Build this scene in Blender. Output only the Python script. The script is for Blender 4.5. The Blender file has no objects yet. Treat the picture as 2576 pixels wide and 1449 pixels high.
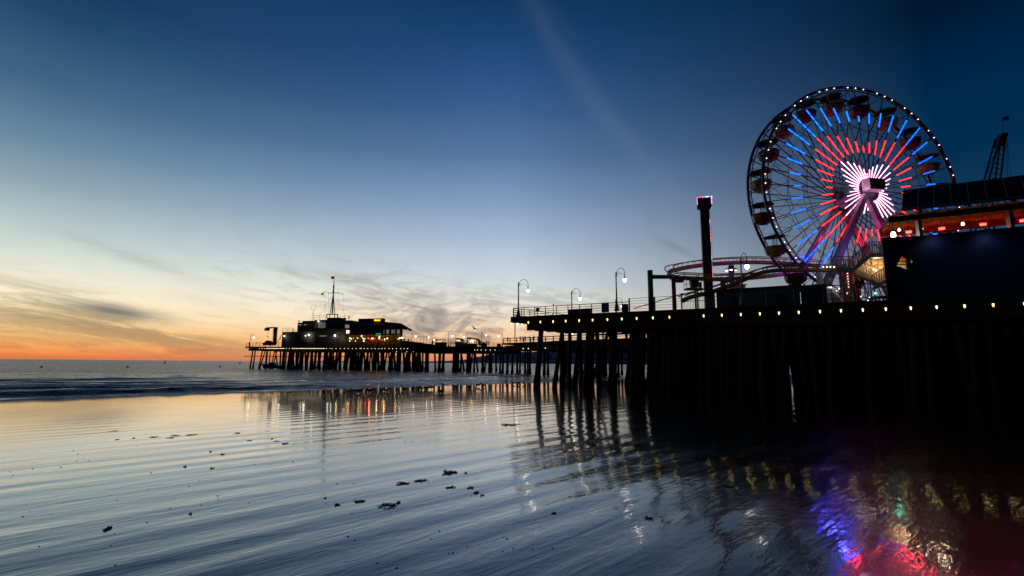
import bpy, math, random
from math import sin, cos, pi, radians, atan2, sqrt, tan
from mathutils import Vector, Matrix, noise
random.seed(11)
rnd = random.uniform
scene = bpy.context.scene
COL = scene.collection

# ------------------------------------------------------------------ survey helpers (photo sight lines -> world points)
FPX, CX, CY = 1250.0, 1288.0, 724.5
PIT, ROL = math.atan(189.5/1250), radians(0.5)
CAM = Vector((0, 0, 2.4))
D = 7.35            # deck height above the sand
SEA = -0.25
def ray(x, y):
    a = x-CX; b = CY-y
    r = a*cos(ROL)-b*sin(ROL); u = a*sin(ROL)+b*cos(ROL)
    return Vector((r, FPX*cos(PIT)-u*sin(PIT), FPX*sin(PIT)+u*cos(PIT)))
def onz(x, y, z):
    d = ray(x, y); return CAM+d*((z-CAM.z)/d.z)
def aty(x, y, Y):
    d = ray(x, y); return CAM+d*(Y/d.y)
def onplane(x, y, p, n):
    d = ray(x, y); return CAM+d*((Vector(p)-CAM).dot(n)/d.dot(n))
def online(x, p, d):
    """point of the ground line p+k*d (2D) seen in column x near the horizon"""
    r = ray(x, 860); k = r.x/r.y
    s = (k*p[1]-p[0])/(d[0]-k*d[1])
    return Vector((p[0]+s*d[0], p[1]+s*d[1], 0))
def V(*a): return Vector(a)

# ------------------------------------------------------------------ materials
def mat(name, col, rough=.6, metal=0, emit=None, es=0, vary=.25, nscale=3.0, bump=.0, spec=.5):
    m = bpy.data.materials.new(name); m.use_nodes = True
    nt = m.node_tree; b = nt.nodes['Principled BSDF']
    b.inputs['Roughness'].default_value = rough; b.inputs['Metallic'].default_value = metal
    b.inputs['Specular IOR Level'].default_value = spec
    tc = nt.nodes.new('ShaderNodeTexCoord'); n = nt.nodes.new('ShaderNodeTexNoise')
    n.inputs['Scale'].default_value = nscale; n.inputs['Detail'].default_value = 5
    nt.links.new(tc.outputs['Object'], n.inputs['Vector'])
    r = nt.nodes.new('ShaderNodeValToRGB')
    c = Vector(col)
    r.color_ramp.elements[0].position = .3; r.color_ramp.elements[1].position = .7
    r.color_ramp.elements[0].color = (*(c*(1-vary)), 1); r.color_ramp.elements[1].color = (*(c*(1+vary)), 1)
    nt.links.new(n.outputs['Fac'], r.inputs['Fac']); nt.links.new(r.outputs['Color'], b.inputs['Base Color'])
    if bump:
        bp = nt.nodes.new('ShaderNodeBump'); bp.inputs['Distance'].default_value = bump
        nt.links.new(n.outputs['Fac'], bp.inputs['Height']); nt.links.new(bp.outputs['Normal'], b.inputs['Normal'])
    if emit:
        b.inputs['Emission Color'].default_value = (*emit, 1); b.inputs['Emission Strength'].default_value = es
    return m
M = dict(
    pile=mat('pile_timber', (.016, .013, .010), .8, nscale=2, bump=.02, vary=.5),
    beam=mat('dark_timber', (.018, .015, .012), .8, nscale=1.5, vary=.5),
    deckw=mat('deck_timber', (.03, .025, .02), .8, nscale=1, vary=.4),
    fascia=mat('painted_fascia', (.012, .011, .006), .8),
    rail=mat('railing_paint', (.05, .05, .055), .5),
    iron=mat('lamp_iron', (.03, .035, .035), .45),
    steel=mat('grey_steel', (.28, .29, .31), .35, .6),
    dsteel=mat('dark_steel', (.12, .11, .13), .35, .7),
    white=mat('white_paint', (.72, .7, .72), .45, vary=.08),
    cream=mat('cream_paint', (.72, .6, .42), .6, vary=.1),
    tealp=mat('teal_paint', (.04, .16, .2), .6),
    bluep=mat('blue_paint', (.025, .10, .30), .5),
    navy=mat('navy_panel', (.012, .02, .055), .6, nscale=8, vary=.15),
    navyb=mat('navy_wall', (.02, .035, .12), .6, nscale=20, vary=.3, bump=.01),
    green=mat('green_paint', (.03, .22, .10), .45),
    pink=mat('magenta_paint', (.33, .02, .13), .45),
    yellow=mat('yellow_paint', (.55, .33, .04), .45),
    orange=mat('orange_paint', (.6, .16, .03), .45),
    redp=mat('red_paint', (.42, .03, .03), .45),
    maroon=mat('maroon_paint', (.15, .02, .015), .45), gyellow=mat('dull_yellow_paint', (.32, .19, .03), .45),
    panel=mat('solar_cell', (.006, .008, .016), .3, spec=.3),
    alum=mat('aluminium_frame', (.45, .46, .5), .4, .5),
    olive=mat('olive_yellow_paint', (.22, .15, .02), .45),
    wall=mat('grey_stucco', (.13, .13, .125), .8, nscale=1),
    wall2=mat('brown_clapboard', (.09, .065, .04), .8, nscale=1),
    roof=mat('dark_shingle', (.06, .05, .045), .85, nscale=2),
    skin=mat('skin', (.35, .2, .14), .6), cloth1=mat('dark_cloth', (.04, .045, .06), .9), cloth2=mat('light_cloth', (.3, .28, .26), .9),
    feather=mat('gull_feathers', (.09, .09, .095), .8), weed=mat('kelp', (.02, .014, .008), .5, nscale=20, bump=.01),
    glass=mat('dark_glass', (.02, .025, .03), .08), leaf=mat('leaf', (.02, .06, .02), .7, vary=.6), bark=mat('bark', (.06, .04, .03), .9),
    trackp=mat('warm_track_paint', (.8, .42, .11), .45),
    canvas=mat('striped_canvas', (.22, .25, .05), .8), hull=mat('boat_hull', (.45, .47, .5), .4), rubber=mat('black_plastic', (.01, .01, .012), .5),
    flag=mat('flag_cloth', (.3, .05, .06), .9),
)
def em(name, col, s): 
    M[name] = mat(name, (.3, .3, .3), .4, emit=col, es=s, vary=.02); return M[name]
em('bulb', (1, .86, .55), 16); em('bulbw', (1, .93, .8), 10); em('bulbf', (1, .86, .5), 2.0); em('tubef', (1, .85, .45), 1.6); M['legp'] = mat('darkened_white_paint', (.30, .29, .31), .5)  # legp: white paint darkened so the lit hub and legs look less bright
em('bulby', (1, .80, .30), 2.8)
em('ledw', (1, .33, .62), 6.5); em('ledr', (1, .012, .009), 8); em('ledb', (.0, .12, 1), 3.6); em('rimled', (1, .95, 1), 4)
em('redlamp', (1, .012, .008), 32); em('floodlamp', (1, .8, .7), 9); em('greenlamp', (.1, 1, .55), 4); em('mastred', (1, .25, .2), 2)
em('signy', (1, .6, .0), 2.2); em('signt', (.05, .85, .62), 2.0); em('win', (1, .85, .5), .25); em('wincool', (.75, .85, .75), .16)
em('purple', (.7, .15, 1), 3); em('warm', (1, .5, .12), 6); em('crossw', (1, .9, .85), 3); em('crossr', (1, .15, .08), 2)
em('ledcool', (.25, .35, 1), 3); em('strip', (.9, .3, .9), 1.4); em('farlight', (1, .35, .1), 3)

# ------------------------------------------------------------------ mesh builder
class MB:
    def __init__(s): s.v = []; s.f = []
    def add(s, vs, fs):
        o = len(s.v); s.v += [Vector(v) for v in vs]; s.f += [[i+o for i in f] for f in fs]; return s
    def box(s, c, sz, rz=0, taper=1.0):
        c = Vector(c); x, y, z = sz[0]/2, sz[1]/2, sz[2]/2; vs = []
        for dz in (-1, 1):
            t = taper if dz > 0 else 1
            for dx, dy in ((-1, -1), (1, -1), (1, 1), (-1, 1)):
                px, py = dx*x*t, dy*y*t
                vs.append(c+V(px*cos(rz)-py*sin(rz), px*sin(rz)+py*cos(rz), dz*z))
        return s.add(vs, [[3, 2, 1, 0], [4, 5, 6, 7], [0, 1, 5, 4], [1, 2, 6, 5], [2, 3, 7, 6], [3, 0, 4, 7]])
    def beam(s, a, b, w, h=None, up=V(0, 0, 1)):
        a, b = Vector(a), Vector(b); h = h or w; d = (b-a)
        if d.length < 1e-6: return s
        d.normalize()
        if abs(d.dot(up)) > .98: up = V(0, 1, 0)
        x = d.cross(up).normalized(); z = x.cross(d).normalized()
        vs = [p+x*(i*w/2)+z*(j*h/2) for p in (a, b) for i, j in ((-1, -1), (1, -1), (1, 1), (-1, 1))]
        return s.add(vs, [[3, 2, 1, 0], [4, 5, 6, 7], [0, 1, 5, 4], [1, 2, 6, 5], [2, 3, 7, 6], [3, 0, 4, 7]])
    def tube(s, pts, r, n=8, closed=False, cap=True):
        pts = [Vector(p) for p in pts]; k = len(pts)
        rr = r if isinstance(r, (list, tuple)) else [r]*k
        o = len(s.v); px = None
        for i, p in enumerate(pts):
            if closed: d = pts[(i+1) % k]-pts[i-1]
            else: d = pts[min(i+1, k-1)]-pts[max(i-1, 0)]
            d.normalize()
            if px is None:
                up = V(0, 0, 1) if abs(d.z) < .9 else V(0, 1, 0)
                px = d.cross(up).normalized()
            else: px = (px-d*px.dot(d)).normalized()
            pz = d.cross(px)
            for j in range(n):
                t = 2*pi*j/n; s.v.append(p+(px*cos(t)+pz*sin(t))*rr[i])
        for i in range(k if closed else k-1):
            for j in range(n):
                a = o+i*n+j; b = o+i*n+(j+1) % n; c = o+((i+1) % k)*n+(j+1) % n; d_ = o+((i+1) % k)*n+j
                s.f.append([a, b, c, d_])
        if cap and not closed:
            s.f.append([o+j for j in range(n)][::-1]); s.f.append([o+(k-1)*n+j for j in range(n)])
        return s
    def lathe(s, c, prof, n=12):
        c = Vector(c); o = len(s.v)
        for r, z in prof:
            for j in range(n):
                t = 2*pi*j/n; s.v.append(c+V(r*cos(t), r*sin(t), z))
        for i in range(len(prof)-1):
            for j in range(n):
                s.f.append([o+i*n+j, o+i*n+(j+1) % n, o+(i+1)*n+(j+1) % n, o+(i+1)*n+j])
        s.f.append([o+j for j in range(n)][::-1]); s.f.append([o+(len(prof)-1)*n+j for j in range(n)])
        return s
    def ball(s, c, r, n=8, m=6, sc=(1, 1, 1)):
        c = Vector(c); o = len(s.v)
        s.v.append(c+V(0, 0, -r*sc[2]))
        for i in range(1, m):
            a = -pi/2+pi*i/m
            for j in range(n):
                t = 2*pi*j/n; s.v.append(c+V(r*cos(a)*cos(t)*sc[0], r*cos(a)*sin(t)*sc[1], r*sin(a)*sc[2]))
        s.v.append(c+V(0, 0, r*sc[2])); e = len(s.v)-1
        for j in range(n):
            s.f.append([o, o+1+(j+1) % n, o+1+j]); s.f.append([e, e-n+j, e-n+(j+1) % n])
        for i in range(m-2):
            for j in range(n):
                a = o+1+i*n
                s.f.append([a+j, a+(j+1) % n, a+n+(j+1) % n, a+n+j])
        return s
    def prism(s, poly, z0, z1):
        n = len(poly); vs = [V(p[0], p[1], z0) for p in poly]+[V(p[0], p[1], z1) for p in poly]
        fs = [list(range(n))[::-1], list(range(n, 2*n))]+[[i, (i+1) % n, n+(i+1) % n, n+i] for i in range(n)]
        return s.add(vs, fs)
    def slab(s, poly, off):
        """flat polygon in 3D given thickness by the vector off"""
        n = len(poly); off = Vector(off); vs = [Vector(p) for p in poly]+[Vector(p)+off for p in poly]
        return s.add(vs, [list(range(n)), list(range(n, 2*n))[::-1]]+[[i, n+i, n+(i+1) % n, (i+1) % n] for i in range(n)])
    def mesh(s, name, off=V(0, 0, 0), smooth=False):
        me = bpy.data.meshes.new(name); me.from_pydata([v-off for v in s.v], [], s.f); me.update()
        if smooth: me.polygons.foreach_set('use_smooth', [True]*len(me.polygons))
        return me
    def build(s, name, m, parent=None, smooth=False, local=False):
        if parent is not None:
            off = V(0, 0, 0) if local else wpos(parent)
            ob = bpy.data.objects.new(name, s.mesh(name, off, smooth)); ob.parent = parent
        else:
            c = V(0, 0, 0)
            if s.v and not local:
                xs = [v.x for v in s.v]; ys = [v.y for v in s.v]; c = V((min(xs)+max(xs))/2, (min(ys)+max(ys))/2, min(v.z for v in s.v))
            ob = bpy.data.objects.new(name, s.mesh(name, c, smooth)); ob.location = c
        COL.objects.link(ob); ob.data.materials.append(m if not isinstance(m, str) else M[m]); return ob
def wpos(o):
    p = Vector(o.location)
    while o.parent: o = o.parent; p += Vector(o.location)
    return p
def tag(o, label, cat, group=None, kind=None):
    o['label'] = label; o['category'] = cat
    if group: o['group'] = group
    if kind: o['kind'] = kind
    return o
def struct(o, kind='structure'): o['kind'] = kind; return o
def thing(name, label, cat, loc=(0, 0, 0), rz=0, group=None):
    o = bpy.data.objects.new(name, None); o.empty_display_size = .3; COL.objects.link(o)
    o.location = loc; o.rotation_euler = (0, 0, rz); return tag(o, label, cat, group)
def dup(o, parent=None, loc=None, rz=None, label=None, sc=None):
    c = o.copy(); COL.objects.link(c); c.parent = parent
    if loc is not None: c.location = loc
    if rz is not None: c.rotation_euler = (0, 0, rz)
    if sc is not None: c.scale = (sc, sc, sc)
    if label: c['label'] = label
    for ch in list(o.children): dup(ch, c)
    return c
def bez(pts, n=12):
    """Catmull-Rom through pts"""
    P = [Vector(p) for p in pts]; P = [P[0]*2-P[1]]+P+[P[-1]*2-P[-2]]; out = []
    for i in range(1, len(P)-2):
        for k in range(n):
            t = k/n; a, b, c, d = P[i-1:i+3]
            out.append(.5*((2*b)+(c-a)*t+(2*a-5*b+4*c-d)*t*t+(3*b-a-3*c+d)*t**3))
    return out+[P[-2]]
def text_mb(txt, size, depth, origin, xdir, ydir, shear=0, bold=.0):
    cu = bpy.data.curves.new('t', 'FONT'); cu.body = txt; cu.size = size; cu.extrude = depth/2; cu.align_x = 'CENTER'; cu.align_y = 'CENTER'
    cu.shear = shear; cu.offset = bold
    ob = bpy.data.objects.new('t', cu); COL.objects.link(ob)
    me = bpy.data.meshes.new_from_object(ob.evaluated_get(bpy.context.evaluated_depsgraph_get()))
    xd = Vector(xdir).normalized(); yd = Vector(ydir).normalized(); zd = xd.cross(yd)
    mb = MB(); o = Vector(origin)
    mb.add([o+xd*v.co.x+yd*v.co.y+zd*v.co.z for v in me.vertices], [list(p.vertices) for p in me.polygons])
    bpy.data.objects.remove(ob); bpy.data.curves.remove(cu); bpy.data.meshes.remove(me)
    return mb
def light(name, loc, col, power, rad=.1, parent=None, spot=None, aim=None):
    l = bpy.data.lights.new(name, 'SPOT' if spot else 'POINT'); l.energy = power; l.color = col; l.shadow_soft_size = rad
    ob = bpy.data.objects.new(name, l); COL.objects.link(ob); loc = Vector(loc)
    if spot:
        l.spot_size = radians(spot); l.spot_blend = .8
        ob.rotation_euler = (Vector(aim)-loc).to_track_quat('-Z', 'Y').to_euler()
    if parent is not None: ob.parent = parent; ob.location = loc-wpos(parent)
    else: ob.location = loc
    return ob


# ------------------------------------------------------------------ camera and render settings
cd = bpy.data.cameras.new('camera'); cam = bpy.data.objects.new('camera', cd); COL.objects.link(cam)
cd.sensor_width = 36; cd.lens = FPX/2576*36; cd.clip_end = 40000; cd.clip_start = .1
cam.location = CAM
cam.matrix_world = Matrix.Translation(CAM) @ Matrix.Rotation(pi/2+PIT, 4, 'X') @ Matrix.Rotation(ROL, 4, 'Z')
scene.camera = cam
scene.view_settings.view_transform = 'Standard'; scene.view_settings.look = 'None'
scene.view_settings.exposure = 0; scene.view_settings.gamma = 1
scene.render.engine = 'CYCLES'
try:
    scene.cycles.use_denoising = True; scene.cycles.max_bounces = 6; scene.cycles.glossy_bounces = 4
    scene.cycles.sample_clamp_indirect = 8; scene.cycles.use_light_tree = True; scene.cycles.transparent_max_bounces = 4
except Exception: pass

# ------------------------------------------------------------------ sky: dusk glow in the west (left), night blue overhead and to the right
def srgb(c):
    return tuple(((x/255)/12.92 if x/255 <= .04045 else ((x/255+.055)/1.055)**2.4) for x in c)
world = bpy.data.worlds.new('World'); scene.world = world; world.use_nodes = True
nt = world.node_tree; nt.nodes.clear(); N = nt.nodes.new; Lk = nt.links.new
def mth(op, a, b=None, c=None, clamp=False):
    n = N('ShaderNodeMath'); n.operation = op; n.use_clamp = clamp
    for i, v in enumerate((a, b, c)):
        if v is None: continue
        if isinstance(v, (int, float)): n.inputs[i].default_value = v
        else: Lk(v, n.inputs[i])
    return n.outputs[0]
out = N('ShaderNodeOutputWorld'); bg = N('ShaderNodeBackground'); Lk(bg.outputs[0], out.inputs[0])
tc = N('ShaderNodeTexCoord'); nv = N('ShaderNodeVectorMath'); nv.operation = 'NORMALIZE'; Lk(tc.outputs['Generated'], nv.inputs[0])
sp = N('ShaderNodeSeparateXYZ'); Lk(nv.outputs[0], sp.inputs[0])
el = mth('MULTIPLY', mth('ARCSINE', mth('ABSOLUTE', sp.outputs[2])), 57.29578)
az = mth('MULTIPLY', mth('ARCTAN2', sp.outputs[0], sp.outputs[1]), 57.29578)      # 0 = ahead, + to the right
elf = mth('DIVIDE', el, 60, clamp=True)
def ramp(stops):
    r = N('ShaderNodeValToRGB'); cr = r.color_ramp; cr.interpolation = 'LINEAR'
    stops = sorted(stops)
    for i, (e, c) in enumerate(stops):
        if i < 2: x = cr.elements[i]; x.position = e/60
        else: x = cr.elements.new(e/60)
        x.color = (*srgb(c), 1)
    Lk(elf, r.inputs[0]); return r.outputs[0]
def elv(x, y): d = ray(x, y); return max(0, math.degrees(atan2(d.z, sqrt(d.x**2+d.y**2))))
def stops(x, l): return [(elv(x, y), c) for y, c in l]
left = ramp(stops(330, [(902, (220, 118, 70)), (888, (250, 150, 82)), (866, (255, 180, 100)), (836, (255, 206, 132)), (800, (255, 230, 180)), (762, (254, 238, 204)), (715, (240, 236, 214)),
        (655, (212, 221, 212)), (590, (182, 200, 200)), (500, (144, 168, 180)), (400, (106, 136, 160)), (270, (68, 102, 134)), (110, (36, 72, 108)), (0, (24, 56, 94))]))
mid = ramp(stops(1288, [(912, (224, 130, 96)), (890, (244, 160, 116)), (865, (251, 190, 142)), (835, (253, 216, 174)), (795, (251, 232, 206)), (750, (232, 233, 226)), (690, (204, 214, 224)),
        (600, (166, 186, 210)), (500, (128, 154, 188)), (400, (92, 121, 162)), (290, (64, 98, 146)), (180, (42, 80, 130)), (80, (26, 66, 112)), (0, (18, 56, 98))]))
rt = ramp(stops(2400, [(915, (140, 135, 140)), (830, (130, 140, 150)), (760, (112, 128, 142)), (690, (78, 98, 120)), (600, (44, 72, 100)), (500, (18, 56, 88)), (380, (4, 46, 80)), (250, (0, 42, 76)), (120, (0, 34, 64)), (0, (0, 24, 46))]))
rt2 = ramp([(0, (14, 20, 32)), (20, (10, 18, 34)), (60, (3, 10, 22)), (59, (3, 10, 22))])
def mixc(f, a, b, typ='MIX'):
    m = N('ShaderNodeMix'); m.data_type = 'RGBA'; m.blend_type = typ
    if isinstance(f, (int, float)): m.inputs[0].default_value = f
    else: Lk(f, m.inputs[0])
    for i, v in ((6, a), (7, b)):
        if isinstance(v, tuple): m.inputs[i].default_value = (*v, 1)
        else: Lk(v, m.inputs[i])
    return m.outputs[2]
def mrange(v, a, b, c=0., d=1., sm=True):
    n = N('ShaderNodeMapRange'); n.interpolation_type = 'SMOOTHSTEP' if sm else 'LINEAR'
    Lk(v, n.inputs[0]); n.inputs[1].default_value = a; n.inputs[2].default_value = b; n.inputs[3].default_value = c; n.inputs[4].default_value = d
    return n.outputs[0]
c1 = mixc(mrange(az, -44, -4, sm=False), left, mid)
c2 = mixc(mrange(az, 0, 42, sm=False), c1, rt)
c3 = mixc(mrange(az, 62, 105), c2, rt2)
c4 = mixc(mrange(az, -110, -60), rt2, c3)          # darker again behind the left shoulder
# cloud veils
def gauss(az0, el0, sa, se, rot):
    """soft elliptical patch of sky direction"""
    a = mth('SUBTRACT', az, az0); e = mth('SUBTRACT', el, el0); c, s = cos(rot), sin(rot)
    u = mth('ADD', mth('MULTIPLY', a, c/sa), mth('MULTIPLY', e, s/sa)); v = mth('ADD', mth('MULTIPLY', a, -s/se), mth('MULTIPLY', e, c/se))
    q = mth('ADD', mth('MULTIPLY', u, u), mth('MULTIPLY', v, v))
    return mth('EXPONENT', mth('MULTIPLY', q, -1)), u, v
def cnoise(sa, se, rot, detail=8, dist=.6, seed=0, rough=.55):
    a = mth('ADD', mth('MULTIPLY', az, cos(rot)), mth('MULTIPLY', el, sin(rot))); e = mth('SUBTRACT', mth('MULTIPLY', el, cos(rot)), mth('MULTIPLY', az, sin(rot)))
    cb = N('ShaderNodeCombineXYZ'); Lk(mth('DIVIDE', a, sa), cb.inputs[0]); Lk(mth('DIVIDE', e, se), cb.inputs[1]); cb.inputs[2].default_value = seed
    n = N('ShaderNodeTexNoise'); n.inputs['Scale'].default_value = 1; n.inputs['Detail'].default_value = detail; n.inputs['Distortion'].default_value = dist
    n.inputs['Roughness'].default_value = rough
    Lk(cb.outputs[0], n.inputs['Vector']); return n.outputs['Fac']
def azel(x, y): d = ray(x, y); return math.degrees(atan2(d.x, d.y)), elv(x, y)
def patch(x, y, sa, se, rot, nse, lo, hi, amt, col, base, typ='MIX'):
    a, e = azel(x, y); g, _, _ = gauss(a, e, sa, se, radians(rot))
    f = mth('MULTIPLY', mth('MULTIPLY', g, mrange(nse, lo, hi)), amt, clamp=True)
    return mixc(f, base, col, typ)
nA = cnoise(9, 1.0, radians(-8), seed=1.5, rough=.62); nB = cnoise(6, 1.3, radians(-6), seed=4.2, dist=1.6, rough=.6); nC = cnoise(5, 2.4, radians(30), seed=7.1, dist=1.1, detail=6); nD = cnoise(16, 2.2, radians(-12), seed=2.2)
sky = c4
sky = patch(150, 775, 14, 2.3, -7, nA, .44, .62, .5, srgb((150, 140, 112)), sky)
sky = patch(285, 783, 3.9, .62, -7, nB, .22, .45, .95, srgb((112, 118, 112)), sky)
sky = patch(330, 838, 12, 1.3, -9, nA, .38, .58, .80, srgb((176, 142, 104)), sky)
sky = patch(60, 800, 11, 2.4, -6, nB, .46, .68, .5, srgb((158, 138, 104)), sky)
sky = patch(200, 884, 24, .7, 0, nB, .42, .66, .5, srgb((200, 108, 72)), sky)
sky = patch(330, 645, 5.5, .6, -14, nB, .2, .55, .35, srgb((150, 160, 160)), sky)
sky = patch(1090, 800, 7, 3.4, 0, nC, .40, .68, .80, srgb((128, 126, 134)), sky)
sky = patch(1010, 745, 12, 2.2, -10, nD, .38, .66, .60, srgb((165, 160, 155)), sky)
sky = patch(1000, 770, 14, 3.5, -8, nB, .44, .68, .62, srgb((150, 142, 138)), sky)
sky = patch(1180, 840, 10, 1.9, -8, nB, .38, .62, .66, srgb((136, 120, 116)), sky)
sky = patch(1400, 765, 9, 1.8, -2, nB, .42, .66, .55, srgb((150, 150, 152)), sky)
sky = patch(700, 740, 26, 2.6, -6, nD, .50, .75, .25, srgb((178, 170, 156)), sky)
sky = patch(820, 620, 40, 8, -6, nD, .55, .8, .08, srgb((150, 160, 172)), sky)
# a lighter contrail drifting down to the right, with its dark tail
a1, e1 = azel(1340, 0); a2, e2 = azel(1640, 430)
rot = atan2(e2-e1, a2-a1); ln = sqrt((a2-a1)**2+(e2-e1)**2)
g, u, v = gauss((a1+a2)/2, (e1+e2)/2, ln*.8, 1.6, rot)
ct = cnoise(14, 3, rot, seed=9.4, dist=.3, rough=.4)
sky = mixc(mth('MULTIPLY', mth('MULTIPLY', g, mrange(ct, .1, .8)), .09, clamp=True), sky, srgb((150, 165, 190)))
a3, e3 = azel(1700, 622); g3, _, _ = gauss(a3, e3, 2.2, .42, radians(-28))
sky = mixc(mth('MULTIPLY', g3, .28), sky, srgb((84, 100, 120)))
# faint grain of thin haze so the gradient is not perfectly smooth
gr = cnoise(3, 2, 0, seed=12.3, detail=6)
hsv = N('ShaderNodeHueSaturation'); Lk(sky, hsv.inputs['Color']); Lk(mrange(gr, .2, .8, .965, 1.035, False), hsv.inputs['Value'])
Lk(hsv.outputs[0], bg.inputs[0]); bg.inputs[1].default_value = 1.0

# ------------------------------------------------------------------ beach, sea, headland
T0 = 47.4       # waterline, measured seaward from the camera (t), s runs along the shore
def st(s, t): return ((s-t)/sqrt(2), (s+t)/sqrt(2))
def prog(a, b, d0, g):
    r = [a]; d = d0
    while r[-1] < b: r.append(r[-1]+d); d *= g
    return r
def smooth(a, b, x):
    t = min(1, max(0, (x-a)/(b-a))); return t*t*(3-2*t)
def wnoise(x, y, z=0.): return noise.noise(V(x, y, z))
def grid_mesh(name, S, T, h):
    vs = []; nS = len(S)
    for t in T:
        for s in S:
            x, y = st(s, t); vs.append((x, y, h(s, t)))
    fs = [(j*nS+i, (j+1)*nS+i, (j+1)*nS+i+1, j*nS+i+1) for j in range(len(T)-1) for i in range(nS-1)]
    me = bpy.data.meshes.new(name); me.from_pydata(vs, [], fs); me.update()
    me.polygons.foreach_set('use_smooth', [True]*len(me.polygons))
    if me.polygons[0].normal.z < 0: me.flip_normals()
    ob = bpy.data.objects.new(name, me); COL.objects.link(ob); return ob
def waterline(s): return T0+.9*wnoise(s*.05, 3.1)+.35*wnoise(s*.16, 7.7)
def sand_h(s, t):
    w = waterline(s)
    h = -.0085*max(0, t-21)-max(0, t-w)*.05
    h += (smooth(30, 5, t))*.012*wnoise(s*.3, t*.5, 4)            # low bars near the viewer
    h += .03*smooth(-6, -30, t)
    return max(h, -3)
neg = [-x for x in prog(0, 900, .5, 1.06)][::-1]
Sg = [-x for x in prog(25, 1200, 1.2, 1.12)][::-1]+[x*.6-24.4 for x in range(int(150/.6))]+prog(126, 1600, 1.2, 1.12)
sand = struct(grid_mesh('beach_sand', Sg, [-x for x in prog(8, 1200, 1, 1.15)][::-1]+[-7.7+.32*i for i in range(165)]+prog(45.2, 140, .6, 1.12), sand_h))
sand['label'] = 'wet rippled sand of the beach reflecting the dusk sky'
def sea_h(s, t):
    w = waterline(s); d = t-w
    n1 = wnoise(s*.035, 1.3); n2 = wnoise(s*.06, 5.5); n3 = wnoise(s*.02, 9.1)
    lip = smooth(0, .5, d)
    h = SEA+.055*lip
    a1 = .27*smooth(34, 4, s)+.09                         # first breaker, thicker towards the left
    c = w+2.5+1.0*n1
    h += a1*math.exp(-((t-c)/(.75 if t < c else 1.6))**2)*(1+.35*wnoise(s*.5, t*.4))
    c = w+6.5+2.0*n2; h += .22*(.6+n1)*math.exp(-((t-c)/(.7 if t < c else 1.6))**2)*(1+.4*wnoise(s*.6, t*.5))
    c = w+13.5+2.5*n3; h += .30*max(0, .55+1.5*n2)*math.exp(-((t-c)/(1.1 if t < c else 2.0))**2)
    c = w+22+3*n1; h += .42*max(0, .5+1.5*n3)*math.exp(-((t-c)/(1.5 if t < c else 2.6))**2)
    c = w+33+3*n2; h += .36*max(0, .5+1.3*n1)*math.exp(-((t-c)/(1.8 if t < c else 3.))**2)
    f = smooth(5, 25, d)
    h += f*(.16*wnoise(t*.16, s*.05, 2)+.12*wnoise(t*.45, s*.2, 6)*(1 if t < 160 else 0))*(1 if t < 500 else 0)
    h += lip*.02*wnoise(t*1.1, s*.7, 3)
    return h
Tg = [T0-2.4+.22*i for i in range(200)]+prog(T0-2.4+44.2, 20000, .32, 1.06)
Sg2 = [-x for x in prog(30, 20000, 1.5, 1.2)][::-1]+[x*.7-29.3 for x in range(int(190/.7))]+prog(104, 20000, 1.2, 1.15)
Sg2 = sorted(set(Sg2))
sea = struct(grid_mesh('sea', Sg2, Tg, lambda s, t: sea_h(s, t) if t > waterline(s)-.05 else sand_h(s, t)-.03))
ca = sea.data.color_attributes.new('foam', 'FLOAT_COLOR', 'POINT'); fl = []
for v in sea.data.vertices:
    x, y = v.co.x, v.co.y; s_, t_ = (x+y)/sqrt(2), (y-x)/sqrt(2); d_ = t_-waterline(s_); f = 0
    if d_ < 70:
        f = .9*smooth(.0, .12, d_)*smooth(2.2, .9, d_)*smooth(-.15, .3, wnoise(s_*.9, t_*2, 8)+.15)
        for w_, ph, kk in ((2.5, 1.0, 1.0), (6.5, 2.0, .8), (13.5, 2.5, 1.0), (22, 3, 1.0)):
            c_ = w_+ph*(wnoise(s_*.035, 1.3) if w_ in (2.5, 22) else wnoise(s_*.06, 5.5) if w_ < 10 else wnoise(s_*.02, 9.1)); e_ = d_-c_
            f = max(f, kk*1.3*math.exp(-((e_-.3)/.8)**2)*smooth(-.2, .2, wnoise(s_*.5, 3+w_, 2)+wnoise(s_*2.5, t_*3)*.5), kk*.8*smooth(.2, 1, e_)*smooth(6, 3, e_)*smooth(-.05, .4, wnoise(s_*.8, t_*2.2, 5)))
    fl += [f, f, f, 1]
ca.data.foreach_set('color', fl)
sea['label'] = 'dark choppy sea water breaking in low waves on the shore'

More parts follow.
